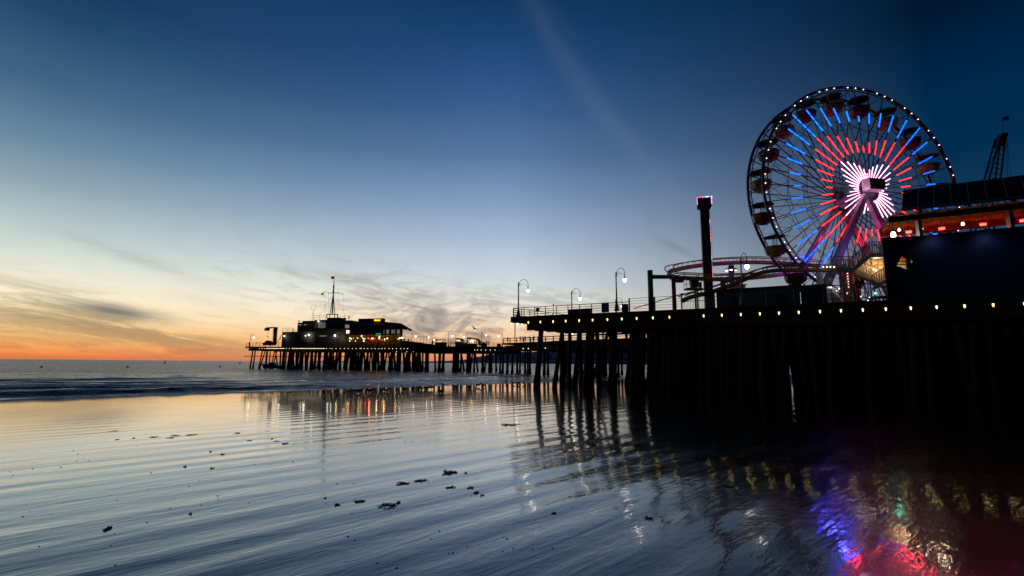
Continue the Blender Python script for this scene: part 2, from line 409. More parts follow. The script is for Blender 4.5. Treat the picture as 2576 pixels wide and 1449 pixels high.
def wet(name, base, ior, layers, rlo, rhi, rs, grad, fade):
    """glossy wet surface; layers = (kind, across-shore scale, along-shore scale, distance, seed, distortion)"""
    m = bpy.data.materials.new(name); m.use_nodes = True; nt = m.node_tree; b = nt.nodes['Principled BSDF']; N = nt.nodes.new; L = nt.links.new
    b.inputs['Base Color'].default_value = (*base, 1); b.inputs['IOR'].default_value = ior
    tc = N('ShaderNodeTexCoord'); mp = N('ShaderNodeMapping'); mp.inputs['Rotation'].default_value = (0, 0, radians(-45)); L(tc.outputs['Object'], mp.inputs['Vector'])
    sx = N('ShaderNodeSeparateXYZ'); L(mp.outputs[0], sx.inputs[0]); bs = N('ShaderNodeMapRange')
    for i, v in enumerate(fade): bs.inputs[i+1].default_value = v
    L(sx.outputs[1], bs.inputs[0])
    last = None
    patchn = N('ShaderNodeTexNoise'); patchn.inputs['Scale'].default_value = .16; patchn.inputs['Detail'].default_value = 3; L(tc.outputs['Object'], patchn.inputs['Vector'])
    for kind, ka, kb, dist, seed, dd in layers:
        sc = N('ShaderNodeMapping'); sc.inputs['Scale'].default_value = (kb, ka, 1); sc.inputs['Location'].default_value = (seed, seed*1.7, 0); L(mp.outputs[0], sc.inputs['Vector'])
        if kind == 'wave':
            t = N('ShaderNodeTexWave'); t.bands_direction = 'Y'; t.inputs['Scale'].default_value = 1; t.inputs['Distortion'].default_value = dd; t.inputs['Detail'].default_value = 2; t.inputs['Detail Scale'].default_value = .35
            h = t.outputs['Fac']
            mu = N('ShaderNodeMath'); mu.operation = 'MULTIPLY'; mr = N('ShaderNodeMapRange'); mr.inputs[1].default_value = .38; mr.inputs[2].default_value = .6; mr.inputs[3].default_value = .25; L(patchn.outputs['Fac'], mr.inputs[0])
            L(h, mu.inputs[0]); L(mr.outputs[0], mu.inputs[1]); h = mu.outputs[0]
        else:
            t = N('ShaderNodeTexNoise'); t.inputs['Scale'].default_value = 1; t.inputs['Detail'].default_value = 4; t.inputs['Distortion'].default_value = dd; h = t.outputs['Fac']
            if kind == 'ridge':
                t.noise_type = 'RIDGED_MULTIFRACTAL'; t.inputs['Detail'].default_value = 2
        L(sc.outputs[0], t.inputs['Vector'])
        bp = N('ShaderNodeBump'); bp.inputs['Distance'].default_value = dist; L(h, bp.inputs['Height']); L(bs.outputs[0], bp.inputs['Strength'])
        if last: L(last, bp.inputs['Normal'])
        last = bp.outputs['Normal']
    L(last, b.inputs['Normal'])
    rn = N('ShaderNodeTexNoise'); rn.inputs['Scale'].default_value = rs; rn.inputs['Detail'].default_value = 6; L(tc.outputs['Object'], rn.inputs['Vector'])
    mr = N('ShaderNodeMapRange'); mr.inputs[1].default_value = .4; mr.inputs[2].default_value = .72; mr.inputs[3].default_value = rlo; mr.inputs[4].default_value = rhi
    L(rn.outputs['Fac'], mr.inputs[0])
    # roughness also follows the distance from the waterline (t)
    m2 = N('ShaderNodeMapRange')
    for i, v in enumerate(grad): m2.inputs[i+1].default_value = v
    L(sx.outputs[1], m2.inputs[0]); ad = N('ShaderNodeMath'); ad.operation = 'ADD'; L(mr.outputs[0], ad.inputs[0]); L(m2.outputs[0], ad.inputs[1]); L(ad.outputs[0], b.inputs['Roughness'])
    return m
sand.data.materials.append(wet('wet_sand', (.013, .012, .011), 1.40,
    [('noise', .28, .10, .03, 1, .3), ('wave', .30, .03, .010, 0, 5.5), ('noise', 1.7, .22, .010, 3, .5), ('ridge', 1.3, .17, .006, 11, .4), ('noise', 8, 1.5, .0022, 5, .2), ('noise', 3, 1.6, .0032, 15, 1.0), ('noise', 18, 6, .0009, 25, .3)], .12, .20, .5, (-4, 6, .11, 0), (4, 33, 1.25, .15)))
nt_ = sand.data.materials[0].node_tree; pb_ = nt_.nodes['Principled BSDF']
pb_.inputs['Coat Weight'].default_value = 1; pb_.inputs['Coat IOR'].default_value = 1.40; pb_.inputs['Coat Roughness'].default_value = .025
nt_.links.new(pb_.inputs['Normal'].links[0].from_socket, pb_.inputs['Coat Normal'])
sea.data.materials.append(wet('sea_water', (.006, .012, .018), 1.33,
    [('noise', .09, .03, 2.0, 2, .5), ('noise', .35, .10, 1.0, 1, .5), ('noise', 1.1, .35, .30, 6, .3), ('noise', 4, 1.6, .10, 9, 0), ('noise', 12, 6, .02, 19, 0)], .10, .2, .8, (48, 150, .0, .15), (0, 1, 1, 1)))

nt = sea.data.materials[0].node_tree; b = nt.nodes['Principled BSDF']; at = nt.nodes.new('ShaderNodeAttribute'); at.attribute_name = 'foam'
fn = nt.nodes.new('ShaderNodeTexNoise'); fn.inputs['Scale'].default_value = 5; fn.inputs['Detail'].default_value = 6; tcf = nt.nodes.new('ShaderNodeTexCoord'); nt.links.new(tcf.outputs['Object'], fn.inputs['Vector'])
m1 = nt.nodes.new('ShaderNodeMapRange'); m1.inputs[1].default_value = .3; m1.inputs[2].default_value = .5; nt.links.new(fn.outputs['Fac'], m1.inputs[0])
mm = nt.nodes.new('ShaderNodeMath'); mm.operation = 'MULTIPLY'; mm.use_clamp = True; nt.links.new(at.outputs['Fac'], mm.inputs[0]); nt.links.new(m1.outputs[0], mm.inputs[1])
df = nt.nodes.new('ShaderNodeBsdfDiffuse'); df.inputs[0].default_value = (.9, .92, .95, 1); mx = nt.nodes.new('ShaderNodeMixShader'); o_ = nt.nodes['Material Output']
nt.links.new(mm.outputs[0], mx.inputs[0]); nt.links.new(b.outputs[0], mx.inputs[1]); nt.links.new(df.outputs[0], mx.inputs[2]); nt.links.new(mx.outputs[0], o_.inputs['Surface'])

# headland far across the bay
ridge = [(790, 907.5), (900, 908.5), (1046, 909.4), (1110, 908), (1166, 905.5), (1185, 901), (1202, 897.5), (1218, 895), (1236, 891.5), (1262, 890), (1300, 886), (1350, 884), (1400, 880), (1500, 878), (1580, 872), (1700, 868), (1850, 870), (2000, 862), (2200, 858), (2500, 860), (2900, 850)]
hv = []; hf = []
RP = bez([aty(x, y, 7500) for x, y in ridge], 5)
for i, p in enumerate(RP):
    hh = max(1, p.z+10*wnoise(i*.6, 2)+4*wnoise(i*1.9, 5)); out_ = p.normalized()
    hv += [V(p.x*.90, p.y*.90, -2), V(p.x*.95, p.y*.95, hh*(.45+.15*wnoise(i*.8, 9))), V(p.x, p.y, hh), V(p.x*1.15, p.y*1.15, -2)]
for i in range(len(RP)-1):
    for k in range(3): hf.append([i*4+k, i*4+k+1, i*4+4+k+1, i*4+4+k])
mb = MB(); mb.add(hv, hf)
hill = struct(mb.build('hills', mat('hazed_scrub', (.5, .30, .30), .95, nscale=.004, vary=.15)))  # distance haze is put into the base colour, lighter than bare scrub
hill['label'] = 'low dark headland across the bay'
for i, (x, y) in enumerate([(1504, 914), (1513, 915), (1621, 916), (1631, 916), (1778, 917), (1790, 917), (2209, 921), (2213, 921), (2218, 921)]):
    p = aty(x, y, 6500); p.z = 8
    mb = MB(); mb.box(p+V(0, 0, -5), (5, 5, 10)); mb.ball(p, 5, 6, 5)
    tag(mb.build('shore_light', M['farlight']), 'tiny orange light glowing on the far shore below the headland', 'light', 'orange lights on the far shore')
# ------------------------------------------------------------------ street lamp (prototype at the origin, arm towards +x)
def make_street_lamp(label, group='street lamps along the piers', h=4.0):
    t = thing('street_lamp', label, 'street lamp', group=group)
    mb = MB(); mb.lathe((0, 0, 0), [(.26, 0), (.26, .12), (.2, .16), (.17, .5), (.11, .66), (.08, .8), (.075, 1.0), (.06, 2.2), (.055, h-.45), (.09, h-.42), (.09, h-.34), (.06, h-.3), (.06, h-.1), (.03, h-.02), (0.005, h+.05)], 10)
    mb.build('pole', 'iron', t, local=True)
    mb = MB(); R = .47
    mb.tube([V(.03, 0, h-.5)]+[V(.08+R-R*cos(a), 0, h-.2+R*1.05*sin(a)) for a in [pi*k/12 for k in range(13)]]+[V(.08+2*R, 0, h-.5)], .026, 6)
    mb.build('arm', 'iron', t, local=True)
    mb = MB()
    mb.tube([V(.06, 0, h-.3), V(.3, 0, h-.12), V(.62, 0, h-.22), V(.98, 0, h-.42), V(1.14, 0, h-.36), V(1.18, 0, h-.22)], .013, 5)
    mb.tube([V(.22, 0, h-.16), V(.4, 0, h-.24), V(.42, 0, h-.38), V(.3, 0, h-.44), V(.2, 0, h-.36), V(.24, 0, h-.28)], .011, 5)
    mb.build('scroll', 'iron', t, local=True)
    x = .08+2*R
    MB().lathe((x, 0, h-.78), [(.15, 0), (.13, .07), (.06, .14), (.035, .3)], 10).build('lamp_cap', 'iron', t, local=True)
    MB().lathe((x, 0, h-.78), [(.01, -.33), (.09, -.29), (.15, -.18), (.165, -.08), (.14, 0)], 12).build('globe', 'bulbw', t, smooth=True, local=True)
    return t
LH = 3.72
lamp0 = make_street_lamp('tall lit gooseneck lamp at the seaward corner of the near pier', h=LH)
p = onz(1300.5, 795.5, D); lamp0.location = (p.x+.15, p.y+.35, D)
lamp0.name = 'street_lamp'
def lamp_at(x, ytop, rz, label, Y=None, sc=1.0):
    """street lamp whose pole top is seen at (x, ytop)"""
    if Y is None: p = onz(x, ytop, D+LH*sc)
    else: p = aty(x, ytop, Y); 
    return dup(lamp0, None, (p.x, p.y, D), rz, label, sc)
lamp_at(1438, 732, 0, 'lit gooseneck lamp behind the wide black box on the near pier railing')
lamp_at(1549.5, 684, radians(-52), 'lit gooseneck lamp carrying a small camera, beside the blue panel on the near pier')
lamp_at(1548.5, 754, radians(20), 'small far gooseneck lamp half hidden behind the barrel on the near pier')
lamp_at(1862.7, 649.5, radians(-90), 'lit lamp seen end-on in front of the teal shed')

# ------------------------------------------------------------------ near pier
A = onz(1285, 797, D); C_ = onz(2113, 760, D); A.z = C_.z = 0
E1 = (C_-A).normalized(); N1 = V(-E1.y, E1.x, 0); SH = V(1, 1, 0).normalized()
def pp(k, n=0., z=0.): q = A+E1*k+N1*n; return V(q.x, q.y, z)
def edge_k(x):                       # distance along the near edge seen at column x
    q = online(x, A, E1); return (q-A).dot(E1)
A2 = A+SH*12.5
deckpoly = [A, pp(66), pp(66, 46), V(84, 84, 0), V(44, 86, 0), V(20, 73, 0), A2+V(1.9, -1.2, 0), A2]
pier = thing('pier', 'wide near amusement pier on black timber piles with a row of small lamps', 'pier', (pp(20).x, pp(20).y, 0))
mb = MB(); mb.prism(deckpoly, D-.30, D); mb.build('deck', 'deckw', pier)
inner = [p_+((pp(30, 20)-p_).normalized()*.25) for p_ in deckpoly]
# fascia: cantilevered edge, then the deeper girder set back
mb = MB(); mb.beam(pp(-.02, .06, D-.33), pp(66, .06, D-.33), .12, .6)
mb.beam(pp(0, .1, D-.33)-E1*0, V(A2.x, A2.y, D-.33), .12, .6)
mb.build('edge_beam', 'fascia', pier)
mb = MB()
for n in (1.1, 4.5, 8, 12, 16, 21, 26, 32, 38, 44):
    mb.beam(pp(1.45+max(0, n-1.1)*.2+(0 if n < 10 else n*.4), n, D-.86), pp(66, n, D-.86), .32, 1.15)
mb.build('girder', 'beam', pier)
mb = MB()
for k in range(46):
    kk = 1.5+k*1.45
    mb.beam(pp(kk, .1, D-.42), pp(kk, 11 if k < 8 else 45, D-.42), .12, .3)
mb.build('joist', 'beam', pier)
# piles: front row as seen, then bents of piles behind
def pile_mb(b, t, r, sleeve=True):
    mb = MB(); b, t = Vector(b), Vector(t); n = 10
    d = t-b; k = [0, .1, .16, .2, .24, .5, 1]
    rr = [r*1.25, r*1.32, r*1.28, r*1.2, r*1.04, r*1.0, r*.95] if sleeve else [r]*7
    pts = [b+d*q for q in k]; pts[0] = b-V(0, 0, .6)
    mb.tube(pts, [v*rnd(.95, 1.06) for v in rr], n)
    return mb
piles = []
def front(xb, xt, w, yb=972, n=1.1):
    """pile of the front row: base column xb on the sand, top column xt under the girder, apparent width w px"""
    kb = edge_k(xb); kt = edge_k(xt); q = pp(kt, n)
    dist = q.y; r = w/2*dist/FPX
    o = onz(xb, yb, 0)
    ob = pp((Vector((o.x, o.y, 0))-A).dot(E1), (Vector((o.x, o.y, 0))-A).dot(N1)); ob = pp((ob-A).dot(E1), min(6, max(-.5, (ob-A).dot(N1))))
    # keep the base in the seen column
    s = online(xb, pp(0, n), E1); piles.append((V(s.x, s.y, -.1), pp(kt, n, D-1.45), r, s.length))
front(1350, 1349.5, 13.5); front(1393.5, 1404, 10.5)
front(1443, 1429, 10.5, n=3); front(1471, 1471, 13); front(1481, 1481, 13); front(1482, 1489, 9, n=5); front(1532, 1536, 12); front(1541, 1540, 12)
for x, w in ((1588, 19), (1600, 18), (1611, 15), (1631, 18), (1644, 19), (1654, 15), (1667, 20), (1682, 22), (1696, 20), (1710, 20), (1724, 17), (1743, 12), (1760, 15), (1783, 22), (1798, 20), (1812, 22), (1828, 22), (1843, 20), (1858, 22), (1872, 20), (1886, 20)):
    front(x+rnd(-2, 2), x+rnd(-5, 5), w*.9)
k = edge_k(1918)
while k < 64:
    for dn in (1.1,):
        q = pp(k, dn); lean = rnd(-.5, .5)
        piles.append((pp(k+lean, dn+rnd(-.4, .6), -.1), pp(k, dn, D-1.45), rnd(.26, .34), q.length))
    k += rnd(.72, .95)
k = edge_k(1655)
while k < edge_k(2260):
    q = pp(k, 2.6); piles.append((pp(k+rnd(-.2, .2), 2.6, -.4), pp(k, 2.6, D-1.45), rnd(.26, .32), q.length+.5)); k += rnd(.65, .85)
for n in (4.5, 8, 12, 16, 21, 26, 32, 38, 44):
    k = (3.0 if n < 9 else 9+n*.55)+rnd(0, 1)
    while k < 65:
        q = pp(k, n)
        lean = rnd(-.7, .7) if random.random() < .5 else 0
        piles.append((pp(k+lean, n+rnd(-.5, .5), -.1), pp(k, n, D-1.45), rnd(.2, .28), q.length)); k += rnd(1.9, 2.6) if n < 22 else rnd(2.3, 3.1)
piles.sort(key=lambda p_: p_[3])
def vis(p_):
    d = p_[1]-CAM; return abs(d.x/d.y) < 1.12
inview = [p_ for p_ in piles if vis(p_)]; rest = [p_ for p_ in piles if not vis(p_)]
near100 = inview[:100]; rest += inview[100:]
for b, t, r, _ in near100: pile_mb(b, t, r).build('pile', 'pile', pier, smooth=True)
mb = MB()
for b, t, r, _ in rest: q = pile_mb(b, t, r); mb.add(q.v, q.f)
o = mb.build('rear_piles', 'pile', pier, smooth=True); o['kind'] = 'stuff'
# pile caps and plank bracing between the front piles
mb = MB()
for b, t, r, _ in piles:
    if (t-A).dot(N1) < 5 and _ < 62: MB().box(t+V(0, 0, .02), (r*2+.5, r*2+.5, .22), rz=atan2(E1.y, E1.x)).build('pile_cap', 'beam', pier)
pass
mb = MB()
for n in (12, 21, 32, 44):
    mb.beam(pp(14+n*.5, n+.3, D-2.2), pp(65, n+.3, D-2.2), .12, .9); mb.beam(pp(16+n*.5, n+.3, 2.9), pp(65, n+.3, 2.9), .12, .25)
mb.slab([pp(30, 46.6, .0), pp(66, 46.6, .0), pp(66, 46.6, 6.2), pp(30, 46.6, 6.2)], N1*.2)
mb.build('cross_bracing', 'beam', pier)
# small lamps under the deck edge
lx = [1330, 1360.5, 1392.5, 1424.5, 1458.5, 1492.5, 1530, 1566.4, 1604, 1645, 1687, 1773.7, 1820, 1868, 1916.5, 1965, 2015, 2069, 2122.5, 2178, 2236.5, 2300, 2366, 2437, 2510, 2590, 2675]
def underlamp(p_):
    b = MB().lathe(p_, [(.14, .05), (.13, .09), (.05, .12), (.05, .18)], 8).build('underdeck_lamp', 'iron', pier)
    MB().lathe(p_, [(.03, -.19), (.045, -.14), (.058, -.05), (.055, .03)], 8).build('bulb', 'bulby', b, smooth=True) 
for x in lx:
    kk = edge_k(x); underlamp(pp(kk, -.10, D-.62))
for f in (.12, .62, 1.15): underlamp(A+SH*(f*1.6)+V(-.06, .02, D-.66))
q = onz(1524, 923.5, 4.6); 
# lamp hanging below the deck between the left piles
p_ = aty(1438.4, 837.6, 62); b = MB().tube([V(p_.x, p_.y, D-.4), p_+V(0, 0, .2)], .03, 6).build('hanging_lamp', 'iron', pier)
MB().ball(p_, .19, 8, 6).build('bulb', 'bulbw', b, smooth=True)

# railings
def railing(name, pts, z, label, h=.95, post=1.25, bars=4, mat_='rail', cat='railing', picket=False, w=.05, group=None, pw=.075):
    mb = MB(); L = 0
    for a, b in zip(pts, pts[1:]):
        a = Vector((a[0], a[1], a[2] if len(a) > 2 and a[2] else z)); b = Vector((b[0], b[1], b[2] if len(b) > 2 and b[2] else z)); d = b-a; n = max(1, round(d.length/post))
        for j in range(bars):
            zz = h*(1-j/(bars)) if bars > 1 else h
            ww = w if j else w*1.5
            mb.tube([a+V(0, 0, zz), b+V(0, 0, zz)], ww/2, 6)
        if picket:
            m = max(1, round(d.length/.13))
            for i in range(m):
                q_ = a+d*(i/m); mb.beam(q_+V(0, 0, .08), q_+V(0, 0, h), .022)
    bars_ = mb
    t = thing(name, label, cat, (pts[0][0], pts[0][1], z), group=group)
    bars_.build('pickets' if picket else 'bars', mat_, t)
    for a, b in zip(pts, pts[1:]):
        a = Vector((a[0], a[1], a[2] if len(a) > 2 and a[2] else z)); b = Vector((b[0], b[1], b[2] if len(b) > 2 and b[2] else z)); d = b-a; n = max(1, round(d.length/post))
        for i in range(n):
            q_ = a+d*(i/n); MB().beam(q_, q_+V(0, 0, h+.04), pw).build('post', mat_, t)
    return t
kA = edge_k(1584)
railing('railing', [pp(.25, .2), pp(kA, .2)], D, 'four-bar steel railing along the near edge of the near pier')
ra = A+SH*.3+V(.05, .05, 0)
railing('railing', [(ra.x, ra.y), (A2.x-.2, A2.y-.2), (A2.x+1.7, A2.y-1.5), (19.8, 71.8)], D, 'railing round the seaward end of the near pier')
kB = edge_k(1717)
railing('fence', [pp(kA, .2), pp((kA+kB)/2, .2), pp(kB, .2)], D, 'dark wire mesh fence rising beside the green post on the near pier', h=1.25, post=1.9, bars=5, cat='fence', w=.03, pw=.12)
MB().beam(pp(kA+.4, .3, D+.3), pp(kB+.2, .3, D+1.45), .07).build('handrail', 'rail', bpy.data.objects['fence'])
kC = edge_k(1802); kD = edge_k(2246)
railing('fence', [pp(kB, .35), pp(kC, .35)], D, 'black picket fence in front of the coaster dip', h=1.45, post=1.6, bars=2, picket=True, cat='fence', pw=.1)
railing('railing', [pp(kC, .2), pp(kD, .2)], D, 'long four-bar railing in front of the teal shed and the stairs', h=1.35, post=1.95, pw=.09)
def boxthing(name, label, cat, x0, x1, ytop, n=.45, depth=.5, m='rubber', lid=True, legs=False):
    k0, k1 = edge_k(x0), edge_k(x1); c = pp((k0+k1)/2, n); top = onplane((x0+x1)/2, ytop, c, N1).z
    t = thing(name, label, cat, (c.x, c.y, D)); a = atan2(E1.y, E1.x); w = k1-k0
    MB().box(c+V(0, 0, (D+top)/2+(.06 if legs else 0)), (w, depth, top-D-.08), rz=a).build('body', m, t)
    MB().box(c+V(0, 0, top-.01), (w+.06, depth+.06, .06), rz=a).build('lid', m, t)
    return t
boxthing('planter_box', 'wide black box against the near pier railing', 'box', 1427.5, 1484, 778.5, depth=.7)
boxthing('signboard', 'tall dark blue panel fixed on the near pier railing', 'panel', 1514, 1532.5, 762, n=.12, depth=.08, m='bluep')
k = edge_k(1569.5); c = pp(k, .6); top = onplane(1569, 765, c, N1).z
t = thing('barrel', 'round black litter barrel beside the tall lamp on the near pier', 'barrel', (c.x, c.y, D))
MB().lathe(c+V(0, 0, D), [(.28, 0), (.33, .1), (.34, (top-D)*.5), (.33, top-D-.14), (.3, top-D-.1)], 14).build('drum', 'rubber', t)
MB().lathe(c+V(0, 0, top-.1), [(.35, 0), (.35, .05), (.2, .1), (.02, .1)], 14).build('lid', 'rubber', t)
k = edge_k(1351.2); c = pp(k, .12)
t = thing('notice_sign', 'small square blue notice on the near pier railing left of the boxes', 'sign', (c.x, c.y, D))
MB().box(c+V(0, 0, D+.62), (.42, .03, .42), rz=atan2(E1.y, E1.x)).build('panel', 'bluep', t)
MB().box(c+V(0, 0, D+.62)+N1*.03, (.05, .03, .7), rz=atan2(E1.y, E1.x)).build('bracket', 'rail', t)
k = edge_k(1389.2); c = pp(k, .3)
t = thing('marker_post', 'thin tall black post with a knob rising above the near pier railing', 'post', (c.x, c.y, D))
MB().beam(c+V(0, 0, D), c+V(0, 0, D+1.15), .05).build('post', 'iron', t); MB().ball(c+V(0, 0, D+1.08), .08).build('knob', 'iron', t)

# ------------------------------------------------------------------ main pier running far out behind the near one
H0 = onz(617, 872, D); H1 = onz(1030, 872, D); H2 = onz(1262, 872, D); H0.z = H1.z = H2.z = 0
EH = (H2-H0).normalized(); NH = V(-EH.y, EH.x, 0)
def hp(k, n=0., z=0.): q = H0+EH*k+NH*n; return V(q.x, q.y, z)
def hk(x, n=0.): q = online(x, hp(0, n), EH); return (q-H0).dot(EH)
kh1 = hk(1046); kh2 = hk(1262)
far = thing('pier', 'long dark main pier reaching far out to sea behind the near pier', 'pier', (hp(kh1).x, hp(kh1).y, SEA))
S0 = onz(1263, 863, D); S1 = onz(1400, 858, D); S0.z = S1.z = 0
ES = (S1-S0).normalized(); NS = V(-ES.y, ES.x, 0)
def sp_(k, n=0., z=0.): q = S0+ES*k+NS*n; return V(q.x, q.y, z)
def sk(x, n=0.): q = online(x, sp_(0, n), ES); return (q-S0).dot(ES)
MB().prism([hp(0), hp(kh1), hp(kh1, 26), hp(0, 26)], D-.45, D).build('deck', 'deckw', far)
MB().prism([hp(kh1), hp(kh2+4), hp(kh2+4, 13), hp(kh1, 13)], D-.45, D).build('deck', 'deckw', far)
Lsec = 70
MB().prism([sp_(0), sp_(Lsec), sp_(Lsec, 22), sp_(0, 26)], D-.45, D).build('deck', 'deckw', far)
mb = MB(); z2 = D-1.0
for n in (.6, 6, 12, 18, 25):
    mb.beam(hp(1+n*.1, n, z2), hp(kh1, n, z2), .35, .9)
    if n < 14: mb.beam(hp(kh1, n, z2-.25), hp(kh2+3, n, z2-.25), .35, 1.5)
    mb.beam(sp_(.5, n, z2-.3), sp_(Lsec, n*.85, z2-.3), .35, 1.3)
mb.build('girder', 'beam', far)
mb = MB()
for n in (3, 12): mb.beam(sp_(4, n, 3.6), sp_(Lsec, n, 3.6), .12, .22); mb.beam(sp_(4, n, 2.6), sp_(Lsec, n, 2.6), .12, .22)
for i in range(14):
    k = 5+i*4; mb.beam(sp_(k, 3, 3.6), sp_(k+3, 3, D-1.5), .1, .2)
mb.beam(hp(hk(600), 3, 4.1), hp(hk(1000), 3, 4.1), .1, .25)
mb.build('brace', 'beam', far)
fp = []
def fpile(xb, xt, w, n=.6, sec='h', yb=None):
    if sec == 'h': P, K = hp, hk
    else: P, K = sp_, sk
    b = P(K(xb, n), n, SEA-.3); t = P(K(xt, n), n, D-1.2); r = w/2*b.y/FPX
    fp.append((b, t, max(.18, r)))
R1 = lambda x: 590.3+.1991*x
R2 = lambda x: 1046.5+.1991*x
for xb, xt, w in ((222, 240, 16), (258, 271, 16), (330, 362, 15), (340, 398, 14), (418, 420, 24), (460, 460, 14), (480, 515, 14), (500, 545, 14), (575, 525, 16), (600, 590, 20), (630, 632, 22), (655, 668, 20), (690, 705, 22), (735, 728, 22)):
    fpile(R1(xb), R1(xt), w*.1991)
xb = 760
while xb < 2460:
    for j in range(random.choice((1, 1, 2))):
        fpile(R1(xb+rnd(-14, 14)), R1(xb+rnd(-38, 38)), rnd(24, 34)*.1991)
    xb += rnd(44, 84)
for n in (7, 13, 19, 25):
    xb = 640
    while xb < 2440:
        fpile(R1(xb+rnd(-14, 14)), R1(xb+rnd(-30, 30)), rnd(18, 26)*.1991, n); xb += rnd(75, 120)
for xb, xt, w in ((2440, 2440, 48), (2300, 2275, 24), (2190, 2230, 26), (2080, 2080, 50)):
    fpile(R1(xb), R1(xt), w*.1991)
for xb, xt, w in ((92, 94, 24), (142, 144, 48), (303, 307, 42), (350, 354, 40), (487, 487, 44), (520, 520, 44), (540, 540, 30), (573, 575, 28), (620, 570, 24), (656, 656, 34), (690, 690, 26), (690, 722, 22), (740, 740, 26), (792, 746, 24), (848, 851, 38), (868, 905, 22), (938, 932, 38), (952, 960, 34)):
    fpile(R2(xb), R2(xt), w*.1991*.9)
for xb, xt, w in ((1066, 1069, 24), (1100, 1102, 26), (1157, 1160, 32), (1218, 1222, 30), (1280, 1283, 26), (1315, 1315, 24), (1380, 1378, 26), (1413, 1413, 22), (1440, 1440, 28), (1620, 1622, 34), (1668, 1666, 28), (1855, 1850, 34), (1885, 1890, 22), (1925, 1925, 26), (2030, 2028, 26), (2092, 2092, 26), (2232, 2235, 26), (2280, 2280, 26), (2328, 2328, 24), (2370, 2368, 32), (2440, 2440, 28), (2550, 2550, 28)):
    fpile(R2(xb), R2(xt), w*.1991, 1., 's')
for n in (8, 15, 22):
    k = 8
    while k < Lsec-2: fp.append((sp_(k, n, SEA-.3), sp_(k, n, D-1.2), .26)); k += rnd(4, 8)
for n in (7,):
    k = kh1+4
    while k < kh2: fp.append((hp(k, n, SEA-.3), hp(k+rnd(-.6, .6), n, D-1.2), .3)); k += rnd(7, 12)
fp.sort(key=lambda q_: -q_[2]/q_[0].y)
for b, t, r in fp[:100]: pile_mb(b, t, r).build('pile', 'pile', far, smooth=True)
mb = MB()
for b, t, r in fp[100:]: q = pile_mb(b, t, r); mb.add(q.v, q.f)
o = mb.build('rear_piles', 'pile', far, smooth=True); o['kind'] = 'stuff'
# lamps along the underside
def farlamp(p_, long=0):
    if long:
        b = MB().beam(p_-EH*long+V(0, 0, .14), p_+EH*long+V(0, 0, .14), .14, .08).build('strip_fitting', 'iron', far)
        MB().beam(p_-EH*long, p_+EH*long, .10, .12).build('tube', 'tubef', b)
    else:
        b = MB().box(p_+V(0, 0, .2), (.2, .2, .1)).build('underdeck_lamp', 'iron', far)
        MB().ball(p_, .11, 6, 5).build('bulb', 'bulbf', b)
for x in (325, 357, 390, 422, 455, 590, 628, 664, 700, 738, 855, 978, 1017, 1127, 1168, 1212, 1238, 1290, 1342, 1395, 1443, 1495, 1543, 1592, 1607, 1645, 1688, 1737, 1781, 1828, 1868, 1905, 1957, 2003, 2051, 2103, 2147, 2192):
    farlamp(hp(hk(R1(x)), -.15, D-.62))
for x in (480, 563, 808, 938, 1070): farlamp(hp(hk(R1(x)), -.15, D-.62), 2.3)
for x, dz in ((1977, -1.5), (2020, -1.5), (2107, -1.5), (2150, -1.3), (2193, -1.4), (2284, -1.5)): farlamp(hp(hk(R1(x)), 4, D+dz))
for x in (747, 782, 827, 885, 943, 1001, 1063): farlamp(hp(hk(R2(x)), -.15, D-1.0))
for x in (1360, 1424, 1575, 1640, 2090): farlamp(sp_(sk(R2(x)), -.15, D-1.5))
railing('railing', [hp(.2, .3), hp(hk(700), .3)], D, 'railing at the seaward tip of the main pier', h=1.35, post=2.6, bars=3, w=.07, pw=.11)
railing('railing', [hp(hk(700), .3), hp(hk(1024), .3)], D, 'railing in front of the harbour office and the restaurant', h=1.35, post=2.6, bars=3, w=.07, pw=.11)
railing('railing', [hp(hk(1046), .3), hp(hk(1260), .3)], D, 'railing along the narrow walkway by the food stalls', h=1.35, post=2.6, bars=3, w=.07, pw=.11)
railing('railing', [hp(hk(1046, 12.5), 12.5), hp(hk(1262, 12.5), 12.5)], D, 'far side railing of the narrow walkway behind the food stalls', h=1.35, post=2.6, bars=3, w=.07, pw=.11)
railing('railing', [sp_(.2, .3), sp_(Lsec, .3)], D, 'wooden railing of the wider walkway seen between the black piles', h=1.1, post=2.4, bars=2, w=.14, pw=.22, mat_='beam')
railing('railing', [sp_(-.2, 18), sp_(Lsec-10, 18)], D, 'rear railing of the wider walkway', h=1.1, post=2.4, bars=2, w=.14, pw=.2, mat_='beam')
# shelters and beams that frame the openings under the near deck
t = thing('shelter', 'open timber shelter on the main pier seen under the near pier deck', 'shelter', sp_(38, 3, D))
mb = MB()
for i in range(9): mb.build if 0 else mb.beam(sp_(22+i*3.0, 4, D), sp_(22+i*3.0, 4, D+3.2), .3)
mb.build('posts', 'beam', t); MB().beam(sp_(30, 4, D+3.5), sp_(Lsec, 4, D+3.5), .6, .9).build('roof_beam', 'beam', t)
MB().beam(sp_(24, 4, D+1.2), sp_(Lsec, 4, D+1.2), .2, .25).build('rail', 'beam', t)
